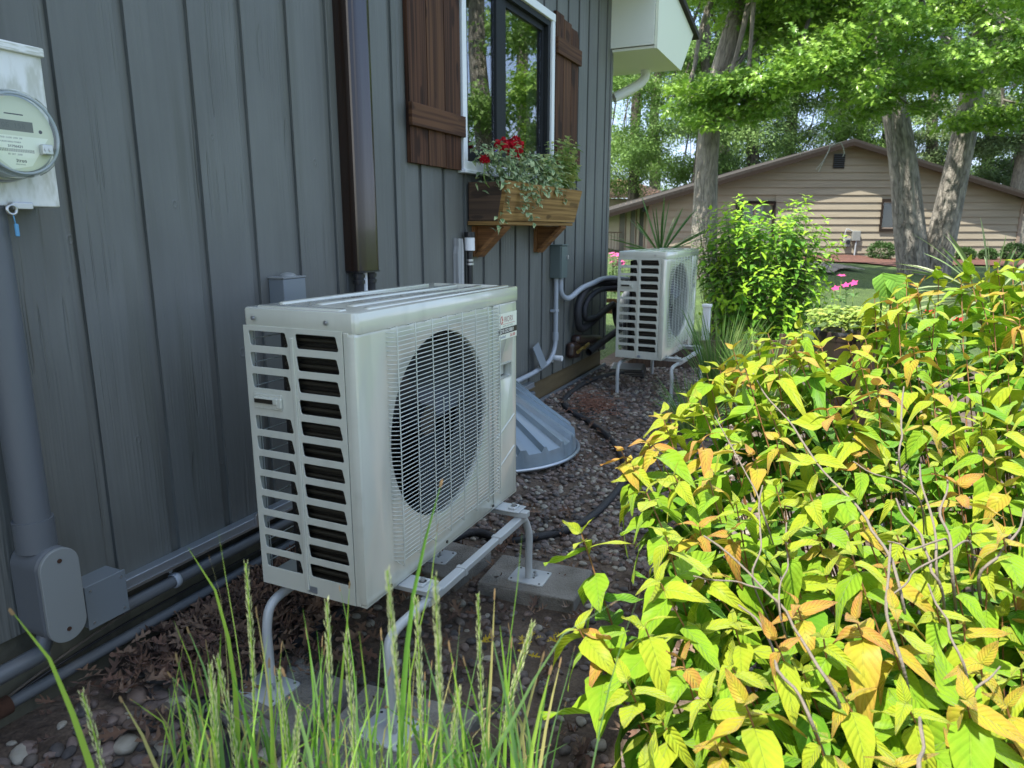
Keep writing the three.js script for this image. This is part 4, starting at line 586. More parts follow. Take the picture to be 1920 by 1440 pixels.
// stem with opposite leaf pairs from the tip down
function leafyStem(out, stems, base, tip, o) {
  const mid = base.clone().lerp(tip, 0.55).add(V(R(-1, 1), 0, R(-1, 1)).multiplyScalar(0.05 * base.distanceTo(tip))), c = new THREE.CatmullRomCurve3([base, mid, tip]), L = c.getLength();
  stems?.push(taper([base, mid, tip], [o.r, o.r * 0.7, o.r * 0.35], 8, 5)); let a = R(0, 6.3), dTip = 0;
  for (let k = 0; k < o.pairs; k++) {
    const t = 1 - dTip / L; if (t < 0.12) break;
    const p = c.getPointAt(t), ax = c.getTangentAt(t), e1 = new THREE.Vector3().crossVectors(ax, Math.abs(ax.y) < 0.95 ? V(0, 1, 0) : V(1, 0, 0)).normalize(), e2 = new THREE.Vector3().crossVectors(ax, e1);
    const size = o.size * lerp(o.tipSize ?? 0.4, 1, Math.min(1, k / 2.5)) * R(0.72, 1.18);
    for (let s = 0; s < (k === 0 ? 2 : 2); s++) {
      if (k > 2 && rnd() < (o.gap ?? 0.08)) continue;
      const w = a + s * Math.PI + R(-0.3, 0.3), dir = e1.clone().multiplyScalar(Math.cos(w)).addScaledVector(e2, Math.sin(w)).addScaledVector(ax, k === 0 ? 0.9 : o.lift ?? 0.35).add(V(0, k < 1 ? 0 : -(o.sag ?? 0.15) * R(0.2, 1.8), 0)).normalize();
      out.push({ g: pick(o.geos), m: o.mat(k, p), s: size, x: basis(p, dir, ax.clone().add(V(0, 0.6, 0)).add(V(R(-1, 1), 0, R(-1, 1)).multiplyScalar(o.tilt ?? 0.3)), o.tilt ? [size * R(0.82, 1.2), size * R(0.4, 1.5), size] : size) });
    }
    a += Math.PI / 2 + R(-0.3, 0.3); dTip += o.node * (k < (o.bunch ?? 1) ? 0.35 : R(0.8, 1.2));
  }
}

// ------------------------------------------------------------------ the golden shrub at the right
{
  const t = thing('golden_shrub', 'large yellow-green shrub with orange-tinged new leaves filling the right foreground', 'shrub', [0.75, 0, -1.6]), L = [], stems = [];
  const edge = [[1345, 690], [1262, 765], [1180, 870], [1215, 960], [1245, 1010], [1215, 1080], [1120, 1185], [1150, 1270], [1200, 1340], [1190, 1440], [1190, 1750], [2450, 1750], [2450, 540], [1920, 520], [1780, 530], [1660, 575], [1600, 630], [1450, 640]];
  const inside = (x, y) => { let c = false; for (let i = 0, j = edge.length - 1; i < edge.length; j = i++) { const [xi, yi] = edge[i], [xj, yj] = edge[j]; if ((yi > y) !== (yj > y) && x < (xj - xi) * (y - yi) / (yj - yi) + xi) c = !c; } return c; };
  const dk = [[500, 2.6], [600, 2.25], [700, 1.95], [860, 1.52], [1000, 1.28], [1200, 1.02], [1440, 0.8], [1800, 0.6]];
  const depth = (y) => { for (let i = 1; i < dk.length; i++) if (y <= dk[i][0]) return lerp(dk[i - 1][1], dk[i][1], (y - dk[i - 1][0]) / (dk[i][0] - dk[i - 1][0])); return 0.6; };
  const tips = [];
  for (let n = 0; n < 9000 && tips.length < 420; n++) { const x = R(1060, 2450), y = R(500, 1750), md = lerp(34, 78, (y - 500) / 940); if (inside(x, y) && tips.every(([a, b]) => Math.hypot(a - x, b - y) > md)) tips.push([x, y]); }
  for (const p of [[1090, 1000], [1165, 845], [1350, 690], [1500, 640], [1085, 1180], [1700, 520], [1870, 500], [1640, 560], [1420, 650], [1480, 655], [1540, 650], [1590, 640], [1460, 690], [1530, 690], [1390, 700], [1760, 505], [1815, 498], [1900, 492], [1850, 520], [1930, 500], [1720, 540], [1670, 570], [1500, 615], [1440, 625], [1375, 655], [1325, 700], [1290, 745], [1250, 770], [1215, 830]]) tips.push(p);
  const geos = [leafGeo(0.235, 0.3, 0.22, 0.04, 10, 4, 0.05), leafGeo(0.25, 0.6, 0.15, 0.06, 10, 4, 0.05), leafGeo(0.22, 0.15, 0.3, 0.05, 10, 4, 0.05), leafGeo(0.23, 0.9, 0.2, 0.06, 10, 4, 0.05), leafGeo(0.25, 0.45, -0.1, 0.07, 10, 4, 0.05), leafGeo(0.22, 1.1, 0.35, 0.1, 10, 4, 0.06), leafGeo(0.24, -0.15, 0.3, 0.1, 10, 4, 0.05), leafGeo(0.21, 0.5, 0.6, 0.04, 10, 4, 0.05)];
  for (const [x, y] of tips) {
    const tip = at(x, y, depth(y) * R(0.93, 1.1)); const c = V(0.95, 0, -1.55), base = tip.clone().setY(0).lerp(c, R(0.2, 0.4)); base.y = 0.02;
    const hot = rnd();
    leafyStem(L, stems, base, tip, { r: 0.004, pairs: 9, size: R(0.094, 0.132), node: R(0.045, 0.058), geos, tipSize: 0.42, sag: 0.45, tilt: 0.75, lift: 0.3, gap: 0.13, bunch: 2, mat: (k) => M.shrubLeaf[k < 2 ? (hot < 0.17 ? 4 : hot < 0.42 ? 3 : 2) : k === 2 ? (hot < 0.14 ? 3 : rnd() < 0.5 ? 2 : 1) : k === 3 ? (rnd() < 0.2 ? 2 : 1) : k < 6 ? (rnd() < 0.4 ? 1 : 0) : (rnd() < 0.5 ? 0 : 5)] });
  }
  pieces(L, t, 'leaf', 'foliage', 300);
  const st = part('stems', merge(stems).translate(-0.75, 0, 1.6), M.redStem, t); st.userData.kind = 'stuff';
  // bare grey twigs standing out of the leaves
  for (const [r, d, pts] of [[0.0034, 0.0, [[1412, 700], [1480, 790], [1545, 885], [1620, 965], [1665, 1035], [1690, 1115]]], [0.0036, 0, [[1680, 935], [1725, 1000], [1745, 1055], [1760, 1090]]], [0.0032, 0, [[1725, 870], [1745, 960], [1755, 1060]]], [0.0036, -0.02, [[1775, 890], [1762, 960], [1785, 1070]]], [0.003, 0, [[1695, 725], [1690, 800], [1685, 850]]], [0.0035, -0.03, [[1670, 1020], [1662, 1130], [1690, 1240]]], [0.0026, -0.03, [[1665, 1015], [1700, 1030], [1740, 1020], [1775, 1012]]], [0.0028, 0, [[1665, 1120], [1715, 1070], [1815, 1015]]], [0.0034, 0, [[1320, 1005], [1400, 1070], [1470, 1140], [1510, 1210], [1560, 1290]]], [0.0026, 0, [[1300, 1080], [1380, 1090], [1440, 1110]]], [0.0024, 0, [[1430, 910], [1425, 990], [1410, 1075]]], [0.0022, 0, [[1475, 980], [1478, 1060], [1462, 1150]]], [0.0022, 0, [[1340, 780], [1400, 890], [1430, 960]]], [0.0036, 0, [[1385, 1135], [1450, 1220], [1490, 1290], [1520, 1350]]], [0.003, -0.03, [[1740, 1095], [1775, 1160], [1805, 1240]]], [0.0034, 0, [[1920, 955], [1880, 1030], [1840, 1070]]], [0.0036, -0.05, [[1725, 1345], [1733, 1400], [1728, 1470]]], [0.003, -0.02, [[1875, 1250], [1830, 1290]]], [0.0024, 0, [[1600, 865], [1680, 900], [1720, 930]]]]) {
    const P = pts.flatMap(([x, y], i) => { const q = at(x, y, depth(y) * 0.975 + d).sub(t.position), n = pts[i + 1]; return n ? [q, q.clone().lerp(at(n[0], n[1], depth(n[1]) * 0.95 + d).sub(t.position), 0.5).add(V(R(-0.008, 0.008), R(-0.006, 0.006), R(-0.008, 0.008)))] : [q]; }); const e = P[P.length - 1]; P.push(e.clone().add(V(0.04, -0.16, -0.1)));
    part('bare_twig', taper(P, [r * 0.5, r * 0.72, r * 0.95], 26, 6, 0.4), M.twig, t);
  }
}

// ------------------------------------------------------------------ tall grass in the foreground
function bladeGeo(pts, w, fold = 0.3, seg = 16, power = 0.7) {     // ribbon from the tip (first point) down
  const c = new THREE.CatmullRomCurve3(pts), pos = [], uv = [], idx = [], side = RV;
  for (let i = 0; i <= seg; i++) {
    const t = i / seg, p = c.getPointAt(t), tg = c.getTangentAt(t), hw = w / 2 * Math.min(1, Math.pow(t * 3.2, power) + 0.04), s = side.clone().addScaledVector(tg, -side.dot(tg)).normalize(), n = new THREE.Vector3().crossVectors(tg, s).normalize();
    const a = Math.sin(pts[0].x * 91) * 1.2, sx = s.clone().multiplyScalar(Math.cos(a)).addScaledVector(n, Math.sin(a)), nn = new THREE.Vector3().crossVectors(tg, sx);
    for (const u of [-1, 0, 1]) { p.clone().addScaledVector(sx, u * hw).addScaledVector(nn, Math.abs(u) * fold * hw).toArray(pos, pos.length); uv.push((u + 1) / 2, t); }
  }
  for (let i = 0; i < seg; i++) for (let j = 0; j < 2; j++) { const a = i * 3 + j, b = a + 3; idx.push(a, b, a + 1, b, b + 1, a + 1); }
  const g = new THREE.BufferGeometry(); g.setAttribute('position', new THREE.Float32BufferAttribute(pos, 3)); g.setAttribute('uv', new THREE.Float32BufferAttribute(uv, 2)); g.setIndex(idx); g.computeVertexNormals(); return g;
}
function seedHead(pts, len, w) {      // slim spike of overlapping spikelets on a stem
  const c = new THREE.CatmullRomCurve3(pts), L = c.getLength(), gs = [], n = 120;
  const sp = new THREE.OctahedronGeometry(0.5, 0).scale(0.3, 1, 0.3);
  for (let i = 0; i < n; i++) {
    const f = clamp((i + R(-1.5, 1.5)) / n), t = Math.min(0.98, f * len / L + 0.002), p = c.getPointAt(t), tg = c.getTangentAt(t).negate(), s = w * (0.9 + 0.9 * Math.sin(Math.PI * Math.min(1, f * 0.8 + 0.16))) * R(0.8, 1.2), a = i * 2.4 + R(-0.4, 0.4);
    const e1 = new THREE.Vector3().crossVectors(tg, V(1, 0, 0.3)).normalize(), e2 = new THREE.Vector3().crossVectors(tg, e1), dir = tg.clone().addScaledVector(e1, R(0.04, 0.2) * Math.cos(a)).addScaledVector(e2, R(0.04, 0.2) * Math.sin(a)).normalize();
    gs.push(sp.clone().scale(s * 0.62, s * 1.7, s * 0.62).applyMatrix4(new THREE.Matrix4().compose(p.clone().addScaledVector(dir, s * 0.8).addScaledVector(e1, 0.3 * s * Math.cos(a)).addScaledVector(e2, 0.3 * s * Math.sin(a)), new THREE.Quaternion().setFromUnitVectors(V(0, 1, 0), dir), V(1, 1, 1))));
  }
  return [merge(gs), taper(pts, [0.0008, 0.0013, 0.002], 16, 5)];
}
{
  const t = thing('foreground_grass', 'clump of tall green grass with pale seed heads along the bottom of the picture', 'ornamental grass', [-0.35, 0, -0.45]), off = t.position;
  const foot = V(-0.33, 0, -0.5), line = (px, d) => { const P = px.map(([x, y], i) => at(x, y, d * (1 + 0.02 * i)).sub(off)); const e = P[P.length - 1], f = foot.clone().sub(off).lerp(V(e.x, 0, e.z), 0.72); P.push(e.clone().lerp(f, 0.45).add(V(0, -0.02, 0)), f); return P; };
  const blades = [[0.0075, 0.62, [19, 1142], [82, 1215], [165, 1418], [180, 1480]], [0.006, 0.66, [225, 1307], [265, 1375], [300, 1460]], [0.0055, 0.72, [315, 1260], [372, 1331], [392, 1460]], [0.0055, 0.74, [326, 1164], [360, 1249], [390, 1425], [394, 1490]], [0.006, 0.76, [352, 1026], [405, 1110], [440, 1275], [450, 1460]], [0.0062, 0.74, [409, 994], [431, 1125], [452, 1250], [468, 1460]], [0.004, 0.8, [392, 1041], [416, 1130], [430, 1300], [440, 1470]], [0.005, 0.74, [351, 1176], [385, 1260], [410, 1360], [420, 1460]], [0.0055, 0.74, [568, 1142], [585, 1250], [596, 1450]], [0.004, 0.8, [637, 1099], [652, 1170], [668, 1300], [672, 1460]], [0.004, 0.76, [656, 1091], [650, 1180], [638, 1300], [630, 1470]], [0.0045, 0.72, [530, 1202], [556, 1290], [580, 1460]], [0.0062, 0.68, [829, 900], [802, 994], [776, 1110], [756, 1300], [750, 1470]], [0.005, 0.7, [821, 981], [806, 1100], [772, 1240], [758, 1460]], [0.0055, 0.74, [979, 999], [968, 1110], [945, 1280], [930, 1460]], [0.0045, 0.78, [928, 1106], [922, 1240], [912, 1460]], [0.004, 0.74, [862, 1174], [852, 1290], [846, 1470]], [0.009, 0.62, [1155, 1127], [1080, 1170], [1020, 1225], [988, 1305], [930, 1400], [900, 1480]], [0.0045, 0.72, [1078, 1211], [1058, 1290], [1018, 1450]], [0.005, 0.7, [1200, 1110], [1155, 1237], [1114, 1417], [1100, 1500]], [0.004, 0.7, [1061, 1316], [1046, 1380], [1030, 1470]], [0.004, 0.72, [716, 1185], [708, 1300], [700, 1470]], [0.0045, 0.74, [480, 1140], [500, 1270], [520, 1470]]];
  for (let i = 0; i < 120; i++) { const x = 300 + 720 * Math.pow(rnd(), 0.9), y = R(1170, 1440), l = R(-70, 60); blades.push([R(0.0032, 0.0072), R(0.64, 0.84), [x + l, y], [x + l * 0.4, lerp(y, 1470, 0.5)], [x, 1480]]); }
  for (let i = 0; i < 110; i++) { const x = R(330, 1010), y = R(1290, 1450), l = R(-110, 100); blades.push([R(0.0032, 0.0068), R(0.66, 0.86), [x + l, y], [x + l * 0.55, y + 18], [x + l * 0.15, lerp(y, 1480, 0.7)], [x, 1490]]); }
  for (const [w, d, ...px] of blades) { const m = pick(M.blade), P = line(px, d), b = part('blade', bladeGeo(P, w * 1.25), m, t); if (rnd() < 0.6) part('blade_tip', bladeGeo([P[0].clone(), P[0].clone().lerp(P[1], 0.06), P[0].clone().lerp(P[1], 0.13)].map((p, i) => i ? p.add(V(0, 0, 0.0006)) : p.lerp(P[1], -0.03)), w * 0.45), M.bladeTip, b); }
  const heads = [[0.6, [154, 1300], [175, 1370], [198, 1470]], [0.7, [461, 1057], [470, 1180], [476, 1300], [480, 1470]], [0.7, [407, 1234], [428, 1330], [450, 1470]], [0.68, [394, 1247], [402, 1350], [410, 1470]], [0.72, [613, 1129], [618, 1260], [622, 1470]], [0.68, [649, 1192], [657, 1300], [668, 1470]], [0.66, [349, 1310], [362, 1380], [376, 1470]], [0.7, [523, 1256], [533, 1350], [545, 1470]], [0.58, [726, 1070], [736, 1180], [748, 1330], [752, 1480]], [0.56, [816, 1082], [820, 1180], [826, 1330], [828, 1480]], [0.68, [896, 1114], [900, 1240], [908, 1470]], [0.72, [999, 1168], [975, 1250], [949, 1342], [930, 1470]], [0.7, [780, 1121], [786, 1240], [792, 1470]], [0.7, [860, 1290], [850, 1380], [842, 1480]], [0.62, [560, 1330], [556, 1400], [552, 1480]]];
  for (const [d, ...px] of heads) { const P = line(px, d), [h, s] = seedHead(P, R(0.15, 0.27), R(0.0034, 0.0047)); const stem = part('stem', s, M.blade[1], t); part('seed_head', h, M.seed, stem); }
}

// ------------------------------------------------------------------ planting beyond
const onLand = (px, py, d) => { const p = at(px, py, d); p.y = landH(p.x, p.z); return p; };
{ // bright bush right of the far unit
  const b = onLand(1418, 640, 7.6), t = thing('green_bush', 'bright green leafy bush right of the far heat pump', 'bush', b), L = [], stems = [], geos = [leafGeo(0.27, 0.25, 0.2, 0.03, 4, 2), leafGeo(0.25, 0.5, 0.2, 0.04, 4, 2), leafGeo(0.28, 0.1, 0.3, 0.03, 4, 2)];
  const ms = [leafMat(0.3, 0.5, 0.02, 0.42, 0.1), leafMat(0.2, 0.41, 0.02, 0.42, 0.1), leafMat(0.1, 0.26, 0.02, 0.4, 0.1)];
  for (let i = 0; i < 300; i++) {
    const a = R(0, 6.3), h = Math.pow(rnd(), 0.7), r = 0.76 * Math.sqrt(1 - Math.pow(Math.abs(h * 1.25 - 0.55), 2)) * Math.sqrt(rnd() * 0.7 + 0.3) * (0.8 + 0.35 * noise(a / 6.3, h, 7, 3, 31)), tip = b.clone().add(V(Math.cos(a) * r, 0.28 + h * R(1.0, 1.42), Math.sin(a) * r));
    leafyStem(L, stems, b.clone().add(V(Math.cos(a) * r * 0.2, 0, Math.sin(a) * r * 0.2)), tip, { r: 0.005, pairs: 11, size: R(0.09, 0.13), node: 0.058, geos, tipSize: 0.6, sag: 0.2, lift: 0.35, mat: (k) => ms[k < 3 ? (rnd() < 0.7 ? 0 : 1) : rnd() < 0.4 ? 1 : 2] });
  }
  pieces(L, t, 'leaf', 'foliage', 300); part('stems', merge(stems).translate(-b.x, -b.y, -b.z), M.twig, t).userData.kind = 'stuff';
}
{ // pale flowering stems left of it
  const b = onLand(1345, 640, 7.9), t = thing('pale_shrub', 'loose pale green shrub with upright buds between far unit and bright bush', 'shrub', b), L = [], stems = [], geos = [leafGeo(0.25, 0.2, 0.2, 0.03, 3, 2)], ms = [leafMat(0.3, 0.36, 0.16), leafMat(0.18, 0.24, 0.09), leafMat(0.07, 0.13, 0.04)];
  for (let i = 0; i < 34; i++) { const tip = at(R(1290, 1400), R(385, 500), 7.9 + R(-0.3, 0.3)); leafyStem(L, stems, b.clone().add(V(R(-0.1, 0.1), 0, R(-0.1, 0.1))), tip, { r: 0.005, pairs: 20, size: R(0.03, 0.055), node: 0.035, geos, lift: 0.5, sag: 0, mat: (k) => ms[k < 8 ? 0 : rnd() < 0.5 ? 1 : 2] }); }
  pieces(L, t, 'leaf', 'foliage', 120); part('stems', merge(stems).translate(-b.x, -b.y, -b.z), M.twig, t).userData.kind = 'stuff';
}
function yucca(label, b, n, len, w, mats, up) {
  const t = thing('yucca', label, 'yucca', b);
  for (let i = 0; i < n; i++) {
    const a = i * 2.4 + R(-0.3, 0.3), el = lerp(up[0], up[1], i / n) + R(-0.12, 0.12), l = len * R(0.75, 1.1), d = V(Math.cos(a) * Math.cos(el), Math.sin(el), Math.sin(a) * Math.cos(el)), s = up[2] * (1 - el / 1.6);
    const P = [1, 0.75, 0.5, 0.25, 0].map((f) => d.clone().multiplyScalar(l * f + 0.03).add(V(0, 0.12 - s * l * f * f, 0))); part('leaf', bladeGeo(P, w * R(0.8, 1.1), 0.35, 10, 0.55), pick(mats), t);
  }
  part('crown', new THREE.SphereGeometry(0.07, 10, 8).translate(0, 0.08, 0), M.greenStem, t);
}
yucca('dark spiky yucca behind the far heat pump', at(1238, 500, 8.2), 30, 0.7, 0.024, [leafMat(0.06, 0.14, 0.035, 0.25), leafMat(0.09, 0.18, 0.05, 0.25)], [0.1, 1.45, 0.12]);
yucca('pale strappy yucca at the right edge behind the golden shrub', at(1850, 615, 3.9), 90, 0.6, 0.017, [leafMat(0.2, 0.29, 0.1, 0.3), leafMat(0.27, 0.33, 0.15, 0.3), leafMat(0.12, 0.2, 0.06, 0.3)], [-0.1, 1.05, 0.5]);
function grassClump(label, b, n, h, spread, mats) {
  const t = thing('ornamental_grass', label, 'ornamental grass', b), by = new Map();
  for (let i = 0; i < n; i++) { const a = R(0, 6.3), s = spread * Math.sqrt(rnd()), l = h * R(0.55, 1.08), r0 = s * 0.25, P = [V(Math.cos(a) * (s + r0), l, Math.sin(a) * (s + r0)), V(Math.cos(a) * (s * 0.6 + r0), l * 0.72, Math.sin(a) * (s * 0.6 + r0)), V(Math.cos(a) * (s * 0.25 + r0), l * 0.36, Math.sin(a) * (s * 0.25 + r0)), V(Math.cos(a) * r0, 0, Math.sin(a) * r0)]; if (rnd() < 0.3) P[0].y -= l * 0.2; const m = pick(mats); if (!by.has(m)) by.set(m, []); by.get(m).push(bladeGeo(P, R(0.004, 0.0075), 0.3, 7)); }
  let k = 0; for (const [m, g] of by) part(k++ ? 'blades' : 'blades', merge(g), m, t).userData.kind = 'stuff';
}
const gm = [leafMat(0.16, 0.3, 0.06), leafMat(0.1, 0.22, 0.05), leafMat(0.24, 0.34, 0.1)];
grassClump('fine upright grass clump beside the right front leg of the far stand', onLand(1350, 700, 5.3), 330, 0.72, 0.3, gm);
grassClump('shorter fine grass clump between the far stand and the golden shrub', onLand(1430, 720, 4.7), 260, 0.62, 0.32, gm);
grassClump('low grass tuft in front of the first grass clump at the edge of the pebbles', onLand(1300, 790, 4.5), 130, 0.4, 0.26, gm);
{ // pots with lime foliage
  for (const [px, d, l] of [[1575, 4.9, 'left one of two dark pots with lime foliage behind the golden shrub'], [1648, 4.7, 'right one of two dark pots behind the golden shrub, more hidden by leaves']]) {
    const b = onLand(px, 640, d), t = thing('planter_pot', l, 'plant pot', b, 'dark pots with lime foliage');
    const top = at(px, 618, d).y - b.y; part('pot', new THREE.LatheGeometry([[0, 0], [0.12, 0], [0.15, top * 0.5], [0.17, top * 0.9], [0.18, top * 0.92], [0.18, top], [0.16, top], [0.15, top - 0.05], [0, top - 0.05]].map(([a, c]) => new THREE.Vector2(a, c)), 28), phys(0.03, 0.022, 0.018, 0.3, { clearcoat: 0.5 }), t);
    const L = [], g = [leafGeo(0.42, 0.2, 0.1, 0.03, 3, 2)], ms = [leafMat(0.36, 0.44, 0.08), leafMat(0.24, 0.36, 0.05)]; for (let i = 0; i < 420; i++) { const a = R(0, 6.3), r = 0.2 * Math.sqrt(rnd()); L.push({ g: g[0], m: pick(ms), s: 0.04, x: basis(b.clone().add(V(Math.cos(a) * r, top + 0.09 - 1.2 * r * r + R(-0.02, 0.08), Math.sin(a) * r)), V(Math.cos(a), R(-0.4, 0.3), Math.sin(a)), V(R(-0.4, 0.4), 1, R(-0.4, 0.4)), R(0.035, 0.06)) }); }
    pieces(L, t, 'leaf', 'foliage', 40);
  }
}
function blossom(r, n = 5) { const gs = []; for (let i = 0; i < n; i++) gs.push(leafGeo(0.42, -0.15, 0.15, 0.02, 3, 2).scale(r, r, r).applyMatrix4(M4(0, 0, 0, -0.35, i / n * 6.283, 0))); return merge(gs); }
function flowers(name, label, spots, color, r, d, stemLen, n = 5) {
  const c = at(spots[0][0], spots[0][1], d), t = thing(name, label, 'flowers', V(c.x, landH(c.x, c.z), c.z)), m = leafMat(...color, 0.3, 0), L = [], g = leafGeo(0.3, 0.3, 0.2, 0.03, 3, 2);
  spots.forEach(([x, y]) => { const p = at(x, y, d + R(-0.1, 0.1)).sub(t.position), f = part('flower', blossom(r, n), m, t); f.position.copy(p); f.rotation.set(R(0.3, 1), R(-0.6, 0.6), 0); f.rotation.y += YAW; part('stem', taper([p.clone(), p.clone().add(V(R(-0.03, 0.03), -stemLen * 0.5, R(-0.03, 0.03))), p.clone().add(V(R(-0.08, 0.08), -stemLen, 0))], [0.002, 0.003, 0.003], 6, 5), M.greenStem, t); for (let k = 0; k < 16; k++) L.push({ g, m: gm[k % 2], s: 0.05, x: basis(p.clone().add(t.position).add(V(R(-0.06, 0.06), -R(0.04, stemLen), R(-0.06, 0.06))), V(R(-1, 1), R(-0.2, 0.6), R(-1, 1)), V(0, 1, 0.01), R(0.04, 0.08)) }); });
  pieces(L, t, 'leaf', 'foliage', 30);
}
flowers('pink_flower', 'pink and lilac flowers on thin stems left of the dark pots', [[1567, 541], [1586, 535], [1578, 517], [1601, 531]], [0.6, 0.07, 0.25], 0.035, 5.4, 0.35);
flowers('red_flower', 'small red flowers showing between the leaves of the golden shrub', [[1742, 586], [1735, 612], [1743, 606], [1698, 588], [1722, 650], [1777, 595], [1797, 600], [1898, 655], [1872, 652]], [0.5, 0.012, 0.02], 0.022, 2.75, 0.25);
flowers('magenta_flowers', 'bright pink flowers in the gap between house corner and far unit', [[1150, 480], [1157, 486], [1148, 492], [1160, 478], [1163, 490], [1152, 499], [1145, 484], [1154, 476], [1166, 482], [1159, 495], [1147, 475], [1168, 494]], [0.7, 0.14, 0.36], 0.045, 9.2, 0.5, 7);
{ const b = onLand(1160, 560, 9), t = thing('wooden_stand', 'low orange-brown slatted wooden stand under the bright pink flowers', 'plant stand', b); const y0 = at(1160, 530, 9).y - b.y; for (let i = 0; i < 4; i++) part('slat', rbox(0.5, 0.05, 0.04, 0.005, 0, y0 - 0.14 * i + 0.05, 0), M.cedarRed, t); for (const x of [-0.22, 0.22]) part('post', span(x - 0.025, x + 0.025, 0, y0 + 0.08, -0.07, -0.025), M.cedarRed, t); }
{ // elephant ear leaves above the shrub
  const b = at(1690, 620, 3.1), t = thing('elephant_ear', 'two broad bright green lobed leaves rising behind the golden shrub', 'plant', V(b.x, landH(b.x, b.z), b.z)), m = bigLeaf([0.16, 0.36, 0.04], [0.2, 0.4, 0.05], 1, 320), g = leafGeo(0.45, 0.3, 0.12, 0.05, 8, 4);
  for (const [x, y, s, tx] of [[1655, 520, 0.15, 0.2], [1672, 525, 0.13, 0.5], [1700, 545, 0.15, -0.2]]) { const p = at(x, y - 8, 3.1).sub(t.position), o = part('leaf', g, m, t); const mm = basis(p, V(tx, -0.85, 0).add(HV.clone().multiplyScalar(-0.25)), HV.clone().negate().add(V(0, 0.6, 0)), s); mm.decompose(o.position, o.quaternion, o.scale); part('stalk', taper([p.clone(), p.clone().add(V(0.02, -0.3, -0.05)), V(0, 0, 0)], [0.004, 0.006, 0.008], 8, 6), M.greenStem, t); }
}
{ const p = onLand(1322, 640, 7.0), t = thing('white_post', 'short white wooden post behind the far heat pump', 'post', p); part('post', rbox(0.07, at(1322, 575, 7).y - p.y, 0.07, 0.006, 0, (at(1322, 575, 7).y - p.y) / 2, 0), M.white, t); part('cap', rbox(0.09, 0.03, 0.09, 0.008, 0, at(1322, 575, 7).y - p.y + 0.01, 0), M.white, t); }
{ const p = onLand(1310, 700, 6.8), t = thing('bed_edging', 'dark brown timber edging behind the far heat pump', 'edging', p); part('board', muv(rbox(1.6, 0.3, 0.05, 0.005, 0.1, 0.12, 0)), M.cedarDark, t); part('stake', span(0.75, 0.8, -0.1, 0.34, 0.026, 0.06), M.cedarDark, t); t.rotation.y = YAW; }

